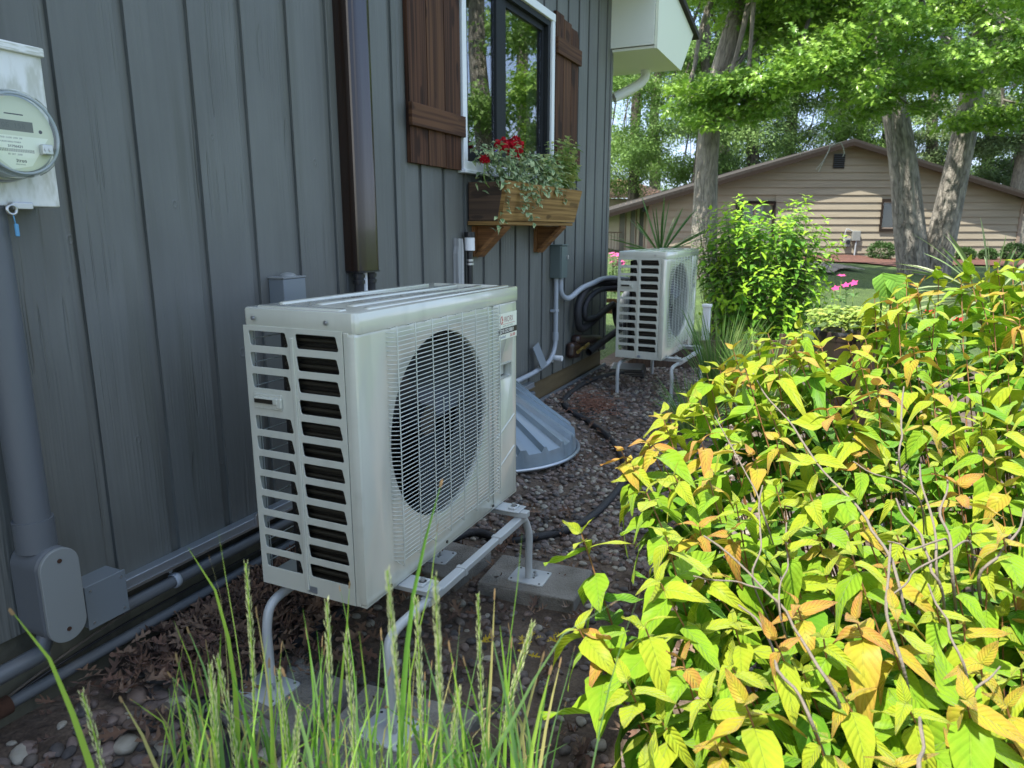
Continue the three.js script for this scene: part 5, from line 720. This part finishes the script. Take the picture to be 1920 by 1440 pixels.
// ------------------------------------------------------------------ plants in the window box
{
  const pos = (u, h, x = 0) => V(-1.81 + x, PB.y1 + h, lerp(PB.z0, PB.z1, u));
  const vmat = [leafMat(0.52, 0.6, 0.3, 0.3, 0.1), leafMat(0.16, 0.26, 0.1, 0.3, 0.2), leafMat(0.1, 0.19, 0.07, 0.3, 0.2), leafMat(0.36, 0.42, 0.24, 0.3, 0.2)];
  const geos = [leafGeo(0.36, 0.25, 0.15, 0.05, 4, 2), leafGeo(0.32, 0.45, 0.2, 0.05, 4, 2)], put = (L, p, s, ms) => { const d = V(R(-0.2, 1), R(-0.7, 0.5), R(-0.9, 1)).normalize(), u = V(R(0.1, 0.8), 1, R(-0.4, 0.5)); L.push({ g: pick(geos), m: pick(ms), s, x: basis(p, d, u, s) }); L.push({ g: pick(geos), m: vmat[1], s: s * 0.8, x: basis(p.clone().addScaledVector(u.normalize(), 0.0012), d, u, s * 0.8) }); };
  const ivy = thing('variegated_ivy', 'white and green variegated ivy filling the planter and trailing over its left end', 'ivy', pos(0.3, -0.04)), A = [];
  for (let i = 0; i < 900; i++) { const u = R(-0.03, 0.75), h = R(-0.06, 0.19) + 0.05 * Math.sin(u * 14); put(A, pos(u, h * (1 - Math.abs(u - 0.25) * 0.5), R(-0.08, 0.13)), R(0.03, 0.055), [vmat[0], vmat[0], vmat[3]]); }
  for (const [u, len, z] of [[0.16, 0.2, 0], [0.2, 0.26, 0.02], [0.1, 0.3, -0.06], [0.24, 0.14, 0.03], [0.6, 0.05, 0]]) for (let i = 0; i < 26; i++) { const f = i / 26; put(A, pos(u + z * f * 4 + R(-0.025, 0.025), 0.02 - len * f, 0.1 + 0.03 * f + R(-0.02, 0.025)), R(0.026, 0.042), [vmat[0], vmat[3]]); }
  for (let i = 0; i < 46; i++) { const f = rnd(); put(A, pos(-0.02 - 0.1 * f, 0.1 + 0.1 * f + R(-0.03, 0.03), R(-0.05, 0.08)), R(0.026, 0.045), [vmat[0], vmat[3]]); }
  pieces(A, ivy, 'leaf', 'foliage', 150);
  const eu = thing('variegated_euonymus', 'taller yellow-edged leafy plant at the right end of the planter', 'plant', pos(0.86, -0.04)), B = [], st = [], em = [leafMat(0.6, 0.64, 0.22, 0.3, 0.3), leafMat(0.2, 0.34, 0.07, 0.3, 0.3), leafMat(0.46, 0.54, 0.2, 0.3, 0.3)];
  for (let i = 0; i < 46; i++) { const u = R(0.5, 1.06); leafyStem(B, st, pos(lerp(0.85, u, 0.4), -0.03), pos(u + R(-0.03, 0.06), R(0.08, u > 0.72 ? 0.36 : 0.2), R(-0.04, 0.1)), { r: 0.003, pairs: 9, size: 0.066, node: 0.036, geos, lift: 0.4, sag: 0, mat: () => pick(em) }); }
  pieces(B, eu, 'leaf', 'foliage', 120); part('stems', merge(st).translate(-eu.position.x, -eu.position.y, -eu.position.z), M.greenStem, eu).userData.kind = 'stuff';
  const ge = thing('red_geranium', 'red geranium blooms standing in the window planter', 'flowers', pos(0.34, -0.04)), rm = leafMat(0.42, 0.006, 0.016, 0.25, 0), fl = leafGeo(0.46, -0.1, 0.1, 0.03, 3, 2);
  for (const [px, py, r] of [[941, 276, 0.05], [964, 276, 0.062], [909, 300, 0.03], [966, 297, 0.03], [1041, 308, 0.024], [955, 292, 0.02]]) {
    const c = atX(px, py, -1.8).sub(ge.position), gs = []; for (let i = 0; i < 46; i++) { const y = 1 - 1.5 * (i + 0.5) / 46, q = Math.sqrt(Math.max(0, 1 - y * y)), a = i * 2.4, d = V(q * Math.cos(a), y, q * Math.sin(a)); gs.push(fl.clone().scale(0.5 * r, 0.5 * r, 0.5 * r).applyMatrix4(basis(d.clone().multiplyScalar(r * R(0.6, 0.9)), V(-d.z, R(-0.5, 0.5), d.x), d, 1))); gs.push(fl.clone().scale(0.5 * r, 0.5 * r, 0.5 * r).applyMatrix4(basis(d.clone().multiplyScalar(r * R(0.6, 0.9)), V(d.z, R(-0.5, 0.5), -d.x), d, 1))); }
    const f = part('bloom', merge(gs), rm, ge); f.position.copy(c); part('stem', taper([c.clone(), c.clone().add(V(0, -0.1, 0.01)), V(c.x * 0.5, -0.02, c.z * 0.7)], [0.003, 0.003, 0.003], 6, 5), M.greenStem, ge);
  }
  const vi = thing('violet_flower', 'tiny violet flower beside the left red bloom in the planter', 'flower', atX(931, 283, -1.78)); part('petals', blossom(0.016), leafMat(0.25, 0.22, 0.7, 0.3, 0), vi).rotation.set(0.8, 1.2, 0); part('stem', taper([V(0, 0, 0), V(0.005, -0.06, 0), V(0, -0.12, 0)], [0.0015, 0.0015, 0.0015], 5, 5), M.greenStem, vi);
}

// ------------------------------------------------------------------ the neighbour's house
const ND = 25, NB = at(1590, 488, ND), nl = (px, py, d = ND) => { const p = at(px, py, d).sub(NB); return V(p.dot(RV), p.y, -p.dot(HV)); };   // local: x right, y up, z towards us
M.lap = mat(1, 1, 1, 0.7, { map: tex(256, 256, (u, v) => { const n = fbm(u, v, 4, 20, 600, 4); return mixc([0.215, 0.185, 0.135], [0.3, 0.262, 0.195], n); }, true, [0.4, 0.8]) });
M.trim = phys(0.022, 0.016, 0.012, 0.85, { specularIntensity: 0.4 }); M.trimLight = mat(0.25, 0.19, 0.145, 0.6);
{
  const t = thing('neighbour_house', 'tan lap-sided ranch house with a low gable and brown roof edge beyond the lawn', 'house', NB); t.rotation.y = YAW;
  const x0 = nl(1214, 480).x, x1 = nl(1905, 480).x, pk = nl(1590, 268), sl = 0.288, top = (x) => pk.y - Math.abs(x - pk.x) * sl, yb = -0.25, depth = 13;
  const wall = part('gable_wall', extrude(poly([[x0, yb], [x1, yb], [x1, top(x1)], [pk.x, pk.y], [x0, top(x0)]]), 0.15, 0).translate(0, 0, -0.2), M.lap, t);
  const win = [[1380, 378, 1448, 460], [1654, 374, 1716, 432]].map(([a, b, c, d]) => { const p = nl(a, b), q = nl(c, d); return [p.x, q.x, q.y, p.y]; });
  const ch = 0.245;
  for (let y = yb; y < pk.y; y += ch) {
    const yt = Math.min(y + ch, pk.y), ins = (yy) => Math.max(0, (pk.y - yy) / sl), xa = (yy) => Math.max(x0, pk.x - ins(yy)), xb = (yy) => Math.min(x1, pk.x + ins(yy)); if (xb(y) - xa(y) < 0.2) break;
    let runs = [[xa(y), xb(y), xa(yt), xb(yt)]]; for (const [a, b, c, d] of win) if (y < d && yt > c) runs = runs.flatMap(([p, q, r, s]) => a > p && b < q ? [[p, a, r, a], [b, q, b, s]] : [[p, q, r, s]]);
    const gs = runs.map(([p, q, r, s]) => { const g = new THREE.BufferGeometry(); g.setAttribute('position', new THREE.Float32BufferAttribute([p, y, 0.008, q, y, 0.008, s, yt, -0.03, r, yt, -0.03, p, y, -0.05, q, y, -0.05], 3)); g.setIndex([0, 1, 2, 0, 2, 3, 4, 5, 1, 4, 1, 0]); const ni = g.toNonIndexed(); ni.computeVertexNormals(); return muv(ni, 'y', rnd() * 4, rnd() * 4); });
    gs.forEach((g) => g.computeVertexNormals()); part('lap_board', gs, M.lap, wall);
  }
  part('corner_trim', [span(x1 - 0.08, x1 + 0.03, yb, top(x1) - 0.05, -0.06, 0.02), span(x0 - 0.03, x0 + 0.08, yb, top(x0) - 0.05, -0.06, 0.02)], M.trimLight, t);
  part('side_wall', [span(x0 - 0.0, x0 + 0.15, yb, top(x0) - 0.02, -depth, -0.21), span(x1 - 0.15, x1, yb, top(x1) - 0.02, -depth, -0.21), span(x0, x1, yb, top(x1) - 0.4, -depth - 0.2, -depth)], M.lap, t);
  const roofSlab = (xe, s) => extrude(poly([[pk.x, pk.y + 0.1], [xe, pk.y + 0.1 - Math.abs(xe - pk.x) * sl], [xe, pk.y - 0.02 - Math.abs(xe - pk.x) * sl], [pk.x, pk.y - 0.02]]), depth + 0.67, 0).translate(0, 0, -depth - 0.25);
  const xl = nl(1140, 380).x, xr = nl(2010, 370).x; part('roof', [muv(roofSlab(xl, -1)), muv(roofSlab(xr, 1))], M.shingle, t);
  part('barge_board', [extrude(poly([[pk.x, pk.y - 0.0], [xl, pk.y - (pk.x - xl) * sl], [xl, pk.y - 0.13 - (pk.x - xl) * sl], [pk.x, pk.y - 0.13]]), 0.04, 0).translate(0, 0, 0.422), extrude(poly([[pk.x, pk.y - 0.0], [xr, pk.y - (xr - pk.x) * sl], [xr, pk.y - 0.13 - (xr - pk.x) * sl], [pk.x, pk.y - 0.13]]), 0.04, 0).translate(0, 0, 0.422)], M.trim, t);
  const v = [nl(1564, 289), nl(1582, 316)]; const vent = part('gable_vent', [span(v[0].x, v[1].x, v[1].y, v[0].y, 0.0, 0.02)], M.black, t); for (let i = 0; i < 7; i++) part('louvre', box(v[1].x - v[0].x, 0.012, 0.05, (v[0].x + v[1].x) / 2, lerp(v[1].y, v[0].y, (i + 0.5) / 7), 0.03, 0.6), M.trim, vent);
  win.forEach(([a, b, c, d], i) => {
    const w = part('window', [span(a, b, d - 0.07, d + 0.02, -0.03, 0.05), span(a, b, c - 0.03, c + 0.06, -0.03, 0.06), span(a, a + 0.06, c + 0.06, d - 0.07, -0.03, 0.05), span(b - 0.06, b, c + 0.06, d - 0.07, -0.03, 0.05)], M.trim, t);
    part('sash', [span(a + 0.06, b - 0.06, d - 0.11, d - 0.07, -0.05, 0.0), span(a + 0.06, b - 0.06, c + 0.06, c + 0.1, -0.05, 0), ...(i ? [] : [span((a + b) / 2 - 0.04, (a + b) / 2 + 0.04, c + 0.1, d - 0.11, -0.05, 0)])], M.trimLight, w);
    part('pane', box(b - a - 0.1, d - c - 0.12, 0.006, (a + b) / 2, (c + d) / 2, -0.04), M.clear, w); part('room', span(a + 0.02, b - 0.02, c + 0.02, d - 0.02, -0.19, -0.047), i ? M.dark : M.room, w); if (!i) part('curtain', span((a + b) / 2 + 0.1, b - 0.08, c + 0.1, d - 0.1, -0.0465, -0.043), M.curtain, w);
  });
  const me = nl(1594, 470), mt = part('utility_meter', [rbox(0.28, 0.34, 0.12, 0.02, me.x + 0.12, me.y + 0.5, 0.06), rbox(0.2, 0.3, 0.1, 0.02, me.x - 0.16, me.y + 0.28, 0.05)], M.pvcLid, t); part('meter_glass', disc(V(me.x - 0.16, me.y + 0.3, 0.1), V(0, 0, 1), 0.07, 0.08, 14), M.black, mt); part('meter_pipe', [tube([V(me.x + 0.12, -0.2, 0.07), V(me.x + 0.14, me.y + 0.35, 0.07)], 0.025, 4), tube([V(me.x - 0.02, me.y + 0.66, 0.05), V(me.x - 0.22, me.y + 0.72, 0.05), V(me.x - 0.28, me.y + 0.3, 0.05)], 0.015, 12)], M.pipeLight, mt);
  // shaded side with its doors, facing left
  for (const [z0, z1, m] of [[-1.6, -0.7, M.room], [-3.6, -2.5, M.dark], [-6.5, -5, M.dark]]) { const d = part('side_door', span(x0 - 0.03, x0 - 0.002, 0, 2.05, z0, z1), m, t); part('door_frame', [span(x0 - 0.05, x0 - 0.002, 0, 2.1, z0 - 0.1, z0 - 0.001), span(x0 - 0.05, x0 - 0.002, 0, 2.1, z1 + 0.001, z1 + 0.1)], M.trimLight, d); }
  part('wall_lamp', [rbox(0.12, 0.22, 0.12, 0.02, x0 - 0.12, 1.75, -0.35), box(0.1, 0.03, 0.03, x0 - 0.05, 1.85, -0.35)], M.black, t);
  part('porch_rail', [span(xl + 0.2, xl + 0.25, 0, 0.95, -6, -5.95), span(xl + 0.2, x0, 0.9, 0.95, -6, -5.95), ...Array.from({ length: 8 }, (_, i) => span(xl + 0.3 + i * 0.13, xl + 0.33 + i * 0.13, 0.1, 0.9, -5.99, -5.96))], M.trimLight, t);
}
{ // pinkish roof farther back on the left
  const b = onLand(1150, 470, 46), t = thing('distant_house', 'far house with a pinkish sunlit roof just right of the grey house corner', 'house', b); t.rotation.y = YAW;
  const L = (px, py) => { const p = at(px, py, 46).sub(b); return V(p.dot(RV), p.y, 0); }, e = L(1120, 372), r = L(1140, 329), r2 = L(1180, 329), e2 = L(1200, 352); const tr = [e.x - 6, r.y, -6], P = [[e.x - 8, e.y, 0.6], [e2.x + 2.5, e.y, 0.6], [r2.x + 0.6, r.y, -4], [e.x - 8, r.y, -4]];
  const g = new THREE.BufferGeometry(); g.setAttribute('position', new THREE.Float32BufferAttribute([...P[0], ...P[1], ...P[2], ...P[3], ...[e2.x + 2.5, e.y, -9]], 3)); g.setIndex([0, 1, 2, 0, 2, 3, 1, 4, 2]); const gg = muv(g.toNonIndexed()); gg.computeVertexNormals();
  part('roof', gg, mat(0.46, 0.25, 0.19, 0.9, { side: THREE.DoubleSide, bumpMap: fineBump, bumpScale: 0.01 }), t); part('wall', span(e.x - 7.5, e2.x + 2, -1, e.y - 0.02, -8, 0.1), M.lap, t); part('window', span(e.x - 1, e.x + 1, 1, 2.2, 0.1, 0.14), M.dark, t); part('chimney', span(r.x - 3, r.x - 2.2, r.y - 1, r.y + 0.9, -4.5, -3.8), M.trim, t);
}
{ // planting strip along the neighbour's wall
  const strip = (name, p, q, d0, d1, m) => { const g = new THREE.PlaneGeometry(q - p, d0 - d1, 60, 10).rotateX(-Math.PI / 2), a = g.attributes.position; for (let i = 0; i < a.count; i++) { const w = ahead(a.getX(i) + (p + q) / 2, 0, (d0 + d1) / 2 + a.getZ(i) + 0.4 * Math.sin(a.getX(i) * 1.7) + 0.3 * Math.sin(a.getX(i) * 4.1 + 1)); a.setXYZ(i, w.x, landH(w.x, w.z) + 0.02 + 0.02 * rnd() + (name === 'mulch_bed' ? 0.01 : 0.035), w.z); } g.computeVertexNormals(); return structure(name, muv(g), m); };
  strip('mulch_bed', 4.2, 18, 24.95, 19.6, mat(1, 1, 1, 0.95, { map: tinted(128, 128, (u, v) => fbm(u, v, 20, 20, 610, 4), [0.09, 0.035, 0.022], [0.28, 0.125, 0.085], [0.5, 0.5]), bumpMap: fineBump, bumpScale: 0.03 }));
  strip('rock_bed', 6.9, 8.1, 18.6, 16.2, mat(1, 1, 1, 0.9, { map: tinted(128, 128, (u, v) => fbm(u, v, 26, 26, 620, 3), [0.22, 0.19, 0.16], [0.62, 0.55, 0.48], [0.5, 0.5]), bumpMap: fineBump, bumpScale: 0.04 }));
  [[1650, 492, 0.36, 'round dark green shrub beside the left oak trunk, the largest at the tan wall'], [1810, 484, 0.24, 'first low dark shrub right of the oak trunks at the tan wall'], [1852, 482, 0.22, 'second low dark shrub right of the oak trunks at the tan wall'], [1900, 484, 0.34, 'dark shrub at the right end of the tan wall']].forEach(([px, py, r, l]) => {
    const b = onLand(px, py, 23.6), t = thing('round_shrub', l, 'shrub', b), pos = [], g = leafGeo(0.3, 0.2, 0.2, 0.02, 2, 2), im = new THREE.InstancedMesh(g, leafMat(0.06, 0.13, 0.03, 0.3), 1500); im.name = 'foliage'; im.userData.kind = 'stuff'; im.castShadow = im.receiveShadow = true;
    for (let i = 0; i < 1500; i++) { const d = V(gauss(), gauss(), gauss()).normalize(), f = R(0.6, 1.02), p = V(d.x * r * f * 1.1, r * 0.75 + d.y * r * f * 0.85, d.z * r * f); im.setMatrixAt(i, basis(p, d.clone().add(V(R(-0.7, 0.7), R(-0.3, 0.9), R(-0.7, 0.7))), V(R(-1, 1), 1, R(-1, 1)), R(0.06, 0.11))); } t.add(im); part('stem', rod(V(0, 0, 0), V(0, r * 0.8, 0), 0.03, 0.02), M.twig, t);
  });
}

// ------------------------------------------------------------------ trees
function clump(n, leaf, rad, lobed) {        // a spray of separate leaves
  const base = lobed ? (() => { const o = [[0, 0], [0.05, 0.12], [0.3, 0.22], [0.1, 0.34], [0.4, 0.52], [0.12, 0.56], [0.28, 0.8], [0.08, 0.76], [0, 1]]; const g = new THREE.ShapeGeometry(poly([...o, ...o.slice(1, -1).reverse().map(([a, b]) => [-a, b])])); g.rotateX(Math.PI / 2); const p = g.attributes.position; for (let i = 0; i < p.count; i++) p.setY(i, 0.3 * Math.abs(p.getX(i)) - 0.25 * p.getZ(i) ** 2); g.computeVertexNormals(); return g; })() : leafGeo(0.3, 0.25, 0.2, 0, 2, 2);
  const gs = []; for (let i = 0; i < n; i++) { const d = V(gauss(), gauss() * 0.5, gauss()).multiplyScalar(rad), f = V(d.x + R(-1, 1) * rad, R(-0.7, 0.15) * rad, d.z + R(-1, 1) * rad).normalize(); gs.push(clean(base.clone()).applyMatrix4(basis(d, f, V(R(-0.6, 0.6), 1, R(-0.6, 0.6)), leaf * R(0.7, 1.2)))); }
  return mergeGeometries(gs);
}
const clumps = { oak: clump(18, 0.12, 0.19, true), mid: clump(28, 0.16, 0.4, true), far: clump(34, 0.17, 0.6, false), needle: clump(48, 0.17, 0.42, false).scale(1, 0.8, 1) };
const green = { oak: [leafMat(0.25, 0.42, 0.05, 0.42, 0.7), leafMat(0.14, 0.28, 0.035, 0.42, 0.6)], mid: [leafMat(0.2, 0.34, 0.075, 0.42, 0.3), leafMat(0.16, 0.28, 0.065, 0.42, 0.3)], far: [leafMat(0.25, 0.38, 0.11, 0.42, 0.2), leafMat(0.15, 0.25, 0.075, 0.42, 0.2)], needle: [leafMat(0.13, 0.19, 0.075, 0.35, 0.15), leafMat(0.18, 0.25, 0.1, 0.35, 0.15)] };
function tree(name, label, cat, base, trunks, lobes, kind, count, barkM, group) {      // trunks: [[points from base], r0, r1]; lobes: [centre (world), rx, ry, rz]
  const t = thing(name, label, cat, base, group), off = base.clone().negate();
  trunks.forEach(([P, r0, r1]) => part('trunk', taper(P, [r0 * 1.35, r0, lerp(r0, r1, 0.5), r1], 26, 16, 0.05).translate(off.x, off.y, off.z), barkM, t));
  const limbs = [], cs = [], all = lobes.reduce((s, l) => s + l[1] * l[3], 0), spots = [];
  for (const [c, rx, ry, rz] of lobes) {
    const T = trunks[Math.floor(rnd() * trunks.length)][0], a = T[T.length - 1].clone().lerp(T[T.length - 2], rnd()), mid = a.clone().lerp(c, 0.5).add(V(R(-0.3, 0.3), R(0, 0.5), R(-0.3, 0.3))); limbs.push(taper([a, mid, c], [0.1, 0.06, 0.02], 10, 7, 0.1));
    const n = Math.round(count * rx * rz / all), sub = []; for (let i = 0; i < Math.max(6, n / 22); i++) { const d = V(gauss(), gauss(), gauss()).multiplyScalar(0.62); if (d.length() > 1.15) d.setLength(1.1); const p = c.clone().add(V(d.x * rx, d.y * ry, d.z * rz)); sub.push(p); if (rnd() < 0.5) limbs.push(taper([c.clone().lerp(mid, rnd() * 0.5), c.clone().lerp(p, 0.5).add(V(0, R(0, 0.2), 0)), p], [0.028, 0.016, 0.006], 6, 5)); }
    for (let i = 0; i < n; i++) { const p = pick(sub), w = 0.34 * Math.min(rx, rz); spots.push(p.clone().add(V(gauss() * w, gauss() * w * 0.42 , gauss() * w))); }
  }
  part('limbs', merge(limbs).translate(off.x, off.y, off.z), barkM, t).userData.kind = 'stuff';
  green[kind].forEach((m, k) => { const mine = spots.filter((_, i) => (i % 5 < 3) === !k), im = new THREE.InstancedMesh(clumps[kind], m, mine.length); im.name = k ? 'crown' : 'crown'; im.userData.kind = 'stuff'; im.castShadow = im.receiveShadow = true; mine.forEach((p, i) => im.setMatrixAt(i, M4(p.x + off.x, p.y + off.y, p.z + off.z, R(-0.3, 0.3), R(0, 6.3), R(-0.3, 0.3), R(0.8, 1.25)))); t.add(im); });
}
const A = at;
{ // the forked oak in front of the tan house
  const d = 17, b = A(1735, 512, d); b.y -= 0.1;
  const t1 = [b.clone().add(RV.clone().multiplyScalar(-0.25)), A(1706, 430, d), A(1690, 280, d), A(1668, 150, d), A(1640, -60, d + 0.5), A(1600, -380, d + 1)], t2 = [b.clone().add(RV.clone().multiplyScalar(0.22)), A(1772, 420, d), A(1802, 280, d), A(1832, 130, d), A(1862, -40, d), A(1900, -420, d - 0.5)];
  tree('oak_tree', 'forked oak with two thick leaning trunks in front of the tan house', 'tree', b, [[t1, 0.27, 0.17], [t2, 0.25, 0.17]], [[A(1480, 150, 13.5), 1.9, 0.7, 1.6], [A(1640, 60, 13), 1.8, 0.7, 1.6], [A(1800, 130, 13.5), 1.6, 0.75, 1.5], [A(1560, 20, 14.5), 2, 0.8, 1.8], [A(1350, 170, 14), 1.4, 0.55, 1.3], [A(1930, 90, 14), 1.9, 0.9, 1.8], [A(1720, -80, 14), 2.2, 1, 2], [A(1420, -60, 14), 2, 1, 2], [A(1660, 200, 14.6), 1.1, 0.35, 1], [A(1880, 210, 15.5), 1.4, 0.45, 1.2], [A(1480, 40, 16), 2.2, 1.2, 2], [A(1650, -250, 13), 2.4, 1.4, 2], [A(1950, -60, 16), 2.2, 1.2, 2.2], [A(1780, 20, 16.5), 1.6, 0.8, 1.4]], 'oak', 3300, M.bark);
}
{ // tall tree left of the tan gable
  const d = 15, b = onLand(1322, 470, d);
  const P = [b, A(1322, 400, d), A(1328, 270, d), A(1345, 160, d), A(1372, 60, d), A(1405, -60, d), A(1430, -420, d)];
  tree('maple_tree', 'single tall trunk with pale bark left of the tan gable, leaning right at the top', 'tree', b, [[P, 0.21, 0.12]], [[A(1345, 240, 14), 0.9, 0.5, 0.8], [A(1290, 190, 14.2), 0.7, 0.4, 0.7], [A(1400, 200, 13.8), 0.9, 0.4, 0.9], [A(1340, -90, 15), 1.6, 0.7, 1.4], [A(1430, -260, 15), 3, 1.6, 3], [A(1300, -320, 15.5), 2.6, 1.5, 2.6], [A(1450, 30, 15.6), 1.4, 0.7, 1.3]], 'oak', 1050, M.barkPale);
}
// bare dead branch hanging before the gable
single('dead_branch', merge([tube([A(1500, 225, 15.5), A(1545, 262, 15.5), A(1556, 275, 15.5), A(1545, 300, 15.4), A(1535, 322, 15.4)], 0.012, 20, 6), tube([A(1556, 275, 15.5), A(1575, 268, 15.5), A(1583, 285, 15.5), A(1580, 294, 15.5)], 0.011, 14, 6), tube([A(1545, 300, 15.4), A(1530, 318, 15.4)], 0.008, 6, 5), tube([A(1545, 262, 15.5), A(1520, 270, 15.5), A(1500, 290, 15.5)], 0.007, 8, 5)]), M.oldWood, 'bare grey dead branch hanging in front of the tan gable', 'branch');
// the wood behind, left to right
[[1180, 470, 44, 0.28, 'far', 'dense tree nearest the grey house corner behind the far roof', 1165, 210, 5], [1298, 440, 36, 0.26, 'mid', 'dark slim trunk between the grey house and the pale-barked tree', 1260, 150, 5], [1400, 430, 38, 0.3, 'far', 'pale trunk behind the left slope of the tan roof', 1390, 170, 5], [1470, 420, 46, 0.34, 'needle', 'dark conifer behind the tan roof, left of the ridge', 1470, 120, 4.5], [1560, 400, 42, 0.3, 'far', 'tree behind the ridge of the tan roof', 1545, 140, 5], [1650, 420, 40, 0.34, 'mid', 'tree behind the tan roof between ridge and oak trunk', 1640, 180, 4.6], [1735, 430, 48, 0.34, 'needle', 'conifer seen between the two oak trunks', 1735, 200, 4.5], [1905, 440, 33, 0.45, 'needle', 'thick pale trunk at the right edge behind the tan roof', 1880, 150, 4.5], [1990, 440, 38, 0.35, 'far', 'tree at the far right edge behind the roof slope', 1960, 170, 5], [1225, 470, 60, 0.4, 'far', 'most distant tree in the gap left of the pale-barked tree', 1215, 190, 7], [1830, 450, 58, 0.4, 'far', 'distant tree right of the oak fork', 1810, 160, 7], [1340, 450, 56, 0.4, 'far', 'distant tree behind the pale-barked trunk', 1330, 120, 6.5], [1600, 450, 62, 0.4, 'far', 'distant tree high above the tan ridge', 1590, 100, 7]].forEach(([px, py, d, r, kind, l, cx, cy, s]) => {
  const b = onLand(px, py, d), up = (k, o = 0) => b.clone().add(V(o, k, 0)), sc = d / 40;
  tree('background_tree', l, 'tree', b, [[[up(-0.2), up(3 * sc, R(-0.2, 0.2)), up(7 * sc, R(-0.4, 0.4)), up(12 * sc, R(-0.6, 0.6)), up(17 * sc, R(-0.6, 0.6))], r, r * 0.5]], [[A(cx, cy + 60, d - 1), s * 0.75, s * 0.42, s * 0.7], [A(cx - 70, cy - 40, d), s * 0.7, s * 0.5, s * 0.7], [A(cx + 80, cy - 60, d + 1), s * 0.75, s * 0.5, s * 0.7], [A(cx, cy - 190, d), s * 0.9, s * 0.6, s * 0.8], [A(cx + 30, cy - 400, d), s * 0.9, s * 0.8, s * 0.8], [A(cx - 30, cy + 120, d + 1), s * 0.7, s * 0.3, s * 0.6], [A(cx + 20, cy + 175, d + 3), s * 0.7, s * 0.22, s * 0.6]], kind, kind === 'needle' ? 1150 : 1400, r > 0.42 ? M.barkPale : M.barkFar, 'trees of the wood behind the tan house');
});
// understory hedge at the foot of the wood
{ const c = ahead(12, 0, 52), t = thing('far_hedge', 'low green undergrowth along the foot of the wood', 'undergrowth', V(c.x, landH(c.x, c.z), c.z)); t.userData.kind = 'stuff'; const im = new THREE.InstancedMesh(clumps.far, green.far[1], 1500); im.name = 'foliage'; im.userData.kind = 'stuff'; for (let i = 0; i < 1500; i++) { const p = ahead(R(-12, 48), 0, R(50, 58)); im.setMatrixAt(i, M4(p.x - c.x, R(0, 3.2) * (0.5 + rnd()), p.z - c.z, 0, R(0, 6), 0, R(1, 1.8))); } t.add(im); }
// trees out of the frame on the right that the window mirrors
[[12.6, 14.5, 'tree outside the frame at right, mirrored in the right window pane'], [17, 20, 'second tree outside the frame at right, mirrored in the window']].forEach(([u, d, l], i) => {
  const { x, z } = ahead(u, 0, d), b = V(x, landH(x, z), z); tree('garden_tree', l, 'tree', b, [[[b, V(x, 3, z), V(x + 0.3, 6, z), V(x + 0.2, 11, z)], 0.28, 0.14]], [[V(x, 4.6, z), 2.6, 1.1, 2.6], [V(x - 1.2, 6.6, z + 0.5), 2.4, 1.3, 2.4], [V(x + 1, 8.4, z), 2.6, 1.5, 2.6], [V(x, 11, z), 2.2, 1.6, 2.2]], 'mid', [210, 260][i], M.bark);
});

scene.traverse((o) => { if (o.isMesh) { o.castShadow = true; o.receiveShadow = true; } });
renderer.render(scene, camera);
